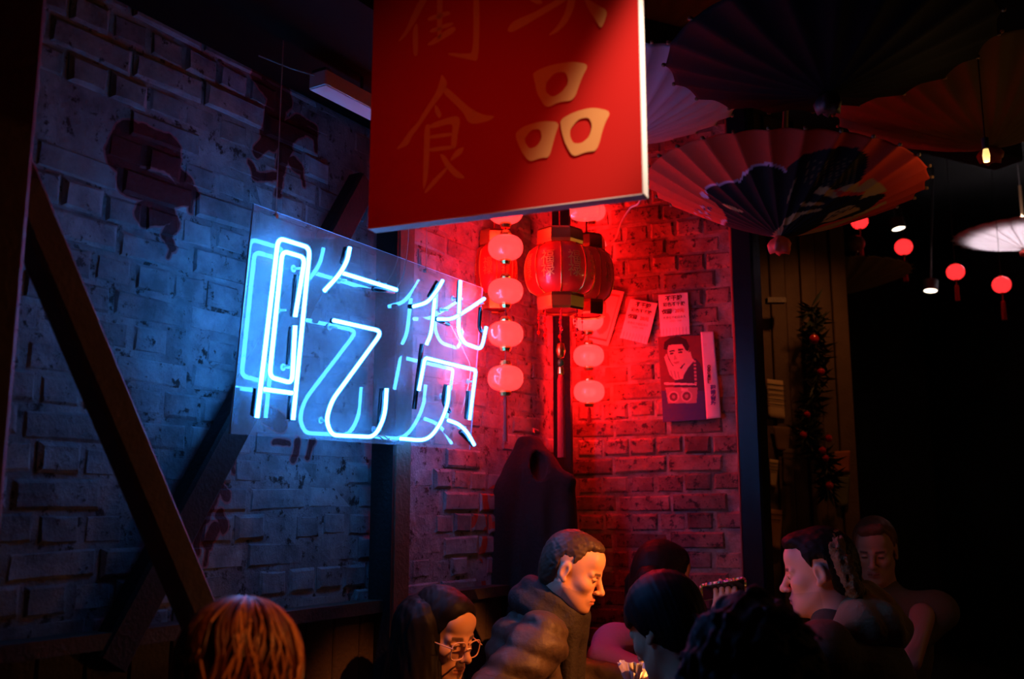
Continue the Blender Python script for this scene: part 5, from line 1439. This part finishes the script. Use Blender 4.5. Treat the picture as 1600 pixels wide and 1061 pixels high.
# --- hooded coat hanging in the corner
ck = at(833, 690, 3.78)
co = empty('hanging_coat', (ck.x, ck.y, ck.z)); tag(co, 'black hooded coat hanging on a peg in the brick corner', 'coat')
cpr = [('cap', ck + V3(-.01, 0, -.02), ck + V3(.0, 0, -.10), .045, .085, .03), ('cap', ck + V3(-.01, 0, -.14), ck + V3(.0, 0, -.75), .105, .15, .05), ('cap', ck + V3(.09, -.02, -.16), ck + V3(.13, -.02, -.65), .06, .06, .04), ('cap', ck + V3(-.10, -.02, -.2), ck + V3(-.12, -.02, -.65), .055, .055, .04), ('cap', ck + V3(.0, -.05, -.10), ck + V3(.13, -.05, -.15), .025, .03, .02)]
o0 = np.array(ck); lo, hi = prim_bounds(cpr, .03)
V, Fc = nets(lambda P: np.maximum(eval_prims(cpr, P) + noise3(P * np.array((1, 1, .3), np.float32), 40, 3) * .012, -ell(P, tuple(ck + V3(.02, -.09, -.09)), (.035, .06, .06))), lo, hi, .008)
np_obj('coat_cloth', V - o0, Fc, mat('black_cloth', (.008, .007, .007), .95, bump=.4), co)
MB().tube([(0, 0, 0.03), (0, 0.04, 0.05), (0.02, 0.12, 0.05)], .006, 8).build('peg', M_STEEL, co)

# ------------------------------------------------------------------ table, stools, napkins
TZ = .75
tb = empty('table', (.56, 3.10, 0)); tag(tb, 'small dark square table between the seated people', 'table')
MB().bbox((0, 0, TZ - .015), (.50, .60, .03), b=.01).build('table_top', mat('table_top', (.12, .08, .05), .35, noise=.2, nscale=10), tb)
for sx in (-1, 1):
    for sy in (-1, 1): MB().bbox((sx * .21, sy * .26, TZ / 2 - .02), (.04, .04, TZ - .05), b=.006).build('leg', M_BLACK, tb)
tm = None
for k, (nm, pel) in enumerate((('man in the brown puffer jacket', (-.05, 3.27)), ('woman with glasses', (N2.x - .01, N2.y - .04)), ('person with blonde hair', (N3.x - .03, N3.y - .09)), ('person with the bowl haircut', (N4.x + .03, N4.y - .09)), ('person with frizzy hair', (N5.x, N5.y - .10)), ('woman in the pink top', (N6.x - .03, N6.y + .09)), ('man in the hooded coat', (N7.x + .14, N7.y - .03)), ('man in the olive t-shirt', (N8.x + .03, N8.y + .09)))):
    st = empty('stool', (pel[0], pel[1], 0)); tag(st, 'round black stool under the ' + nm, 'stool', 'stools around the tables')
    if tm is None:
        q = [MB().lathe([(0, .385), (.15, .385), (.155, .375), (.155, .36), (0, .36)], seg=20).build('seat', M_DARKWOOD, st)]
        q += [MB().tube([(.10 * sx, .10 * sy, .36), (.13 * sx, .13 * sy, 0.0)], .012, 8).build('leg', M_BLACK, st) for sx in (-1, 1) for sy in (-1, 1)]
        tm = [(o.name.split('.')[0], o.data) for o in q]
    else:
        for nme, d in tm:
            o = bpy.data.objects.new(nme, d); COL.objects.link(o); o.parent = st
def napkin(px, py, depth, wpx, hgt_cup, label, seed):
    """paper napkins bunched in a cup; the bunch reaches up to py"""
    zt = at(px, py, depth).z; c = at(px, py, depth)
    root = empty('napkin_cup', (c.x, c.y, TZ)); tag(root, label, 'napkins')
    r = wpx / 2 * depth / FPX; ch = zt - TZ - r * 1.0
    MB().lathe([(0, .001), (r * .62, .001), (r * .85, ch), (r * .80, ch), (r * .58, .006), (0, .006)], seg=20).build('cup', mat('red_cup', (.35, .02, .02), .4), root, True)
    rg = random.Random(seed); M_NAP = mat('white_napkin', (.85, .80, .80), .9)
    for k in range(8):
        mb = MB(); a = 2 * math.pi * k / 8 + rg.uniform(-.3, .3); vs = []; nu, nv = 7, 7
        for j in range(nv + 1):
            for i in range(nu + 1):
                s_ = (i / nu - .5) * 2; t = j / nv
                w_ = r * (.25 + .55 * t); an = a + s_ * .55
                rad = r * (.15 + .62 * t ** 1.4) + r * .14 * math.sin(s_ * 7 + k * 2) * t
                vs.append((rad * math.cos(an), rad * math.sin(an), ch * .6 + t * (ch * .4 + r * (1.0 + rg.uniform(-.06, .06) + .25 * math.sin(k * 2.3) - .15 * abs(s_)))))
        mb.add(vs, [(j * (nu + 1) + i, j * (nu + 1) + i + 1, (j + 1) * (nu + 1) + i + 1, (j + 1) * (nu + 1) + i) for j in range(nv) for i in range(nu)])
        o = mb.build('napkin', M_NAP, root); sol = o.modifiers.new('thickness', 'SOLIDIFY'); sol.thickness = .0008
    return root
napkin(990, 1038, 2.90, 58, .1, 'bunch of white paper napkins in a cup at the bottom centre', 3)
tl = empty('fill_tea_light', (.40, 2.86, TZ)); tag(tl, 'added unseen tea light in a red glass, warm fill from the table', 'candle')  # added below view to warm the bent neck and faces
MB().lathe([(0, .002), (.028, .002), (.032, .06), (.029, .06), (.026, .006), (0, .006)], seg=18).build('glass', lantern_mat('red_glass', (1, .1, .03), .15, see=.7), tl, True)
MB().lathe([(0, .006), (.019, .006), (.019, .022), (0, .024)], seg=16).build('wax', mat('wax', (.8, .7, .55), .5), tl)
MB().lathe([(0, .024), (.004, .030), (.005, .036), (.002, .046), (0, .052)], seg=10).build('flame', mat('flame', (1, .6, .2), .5, emit=(1, .45, .1), estr=12.0), tl, True)
point(tl, (0, 0, .07), 2.6, (1.0, .30, .06), .01)
napkin(1212, 943, 3.05, 20, .1, 'small white napkin bunch in a tall cup before the man on the right', 8)
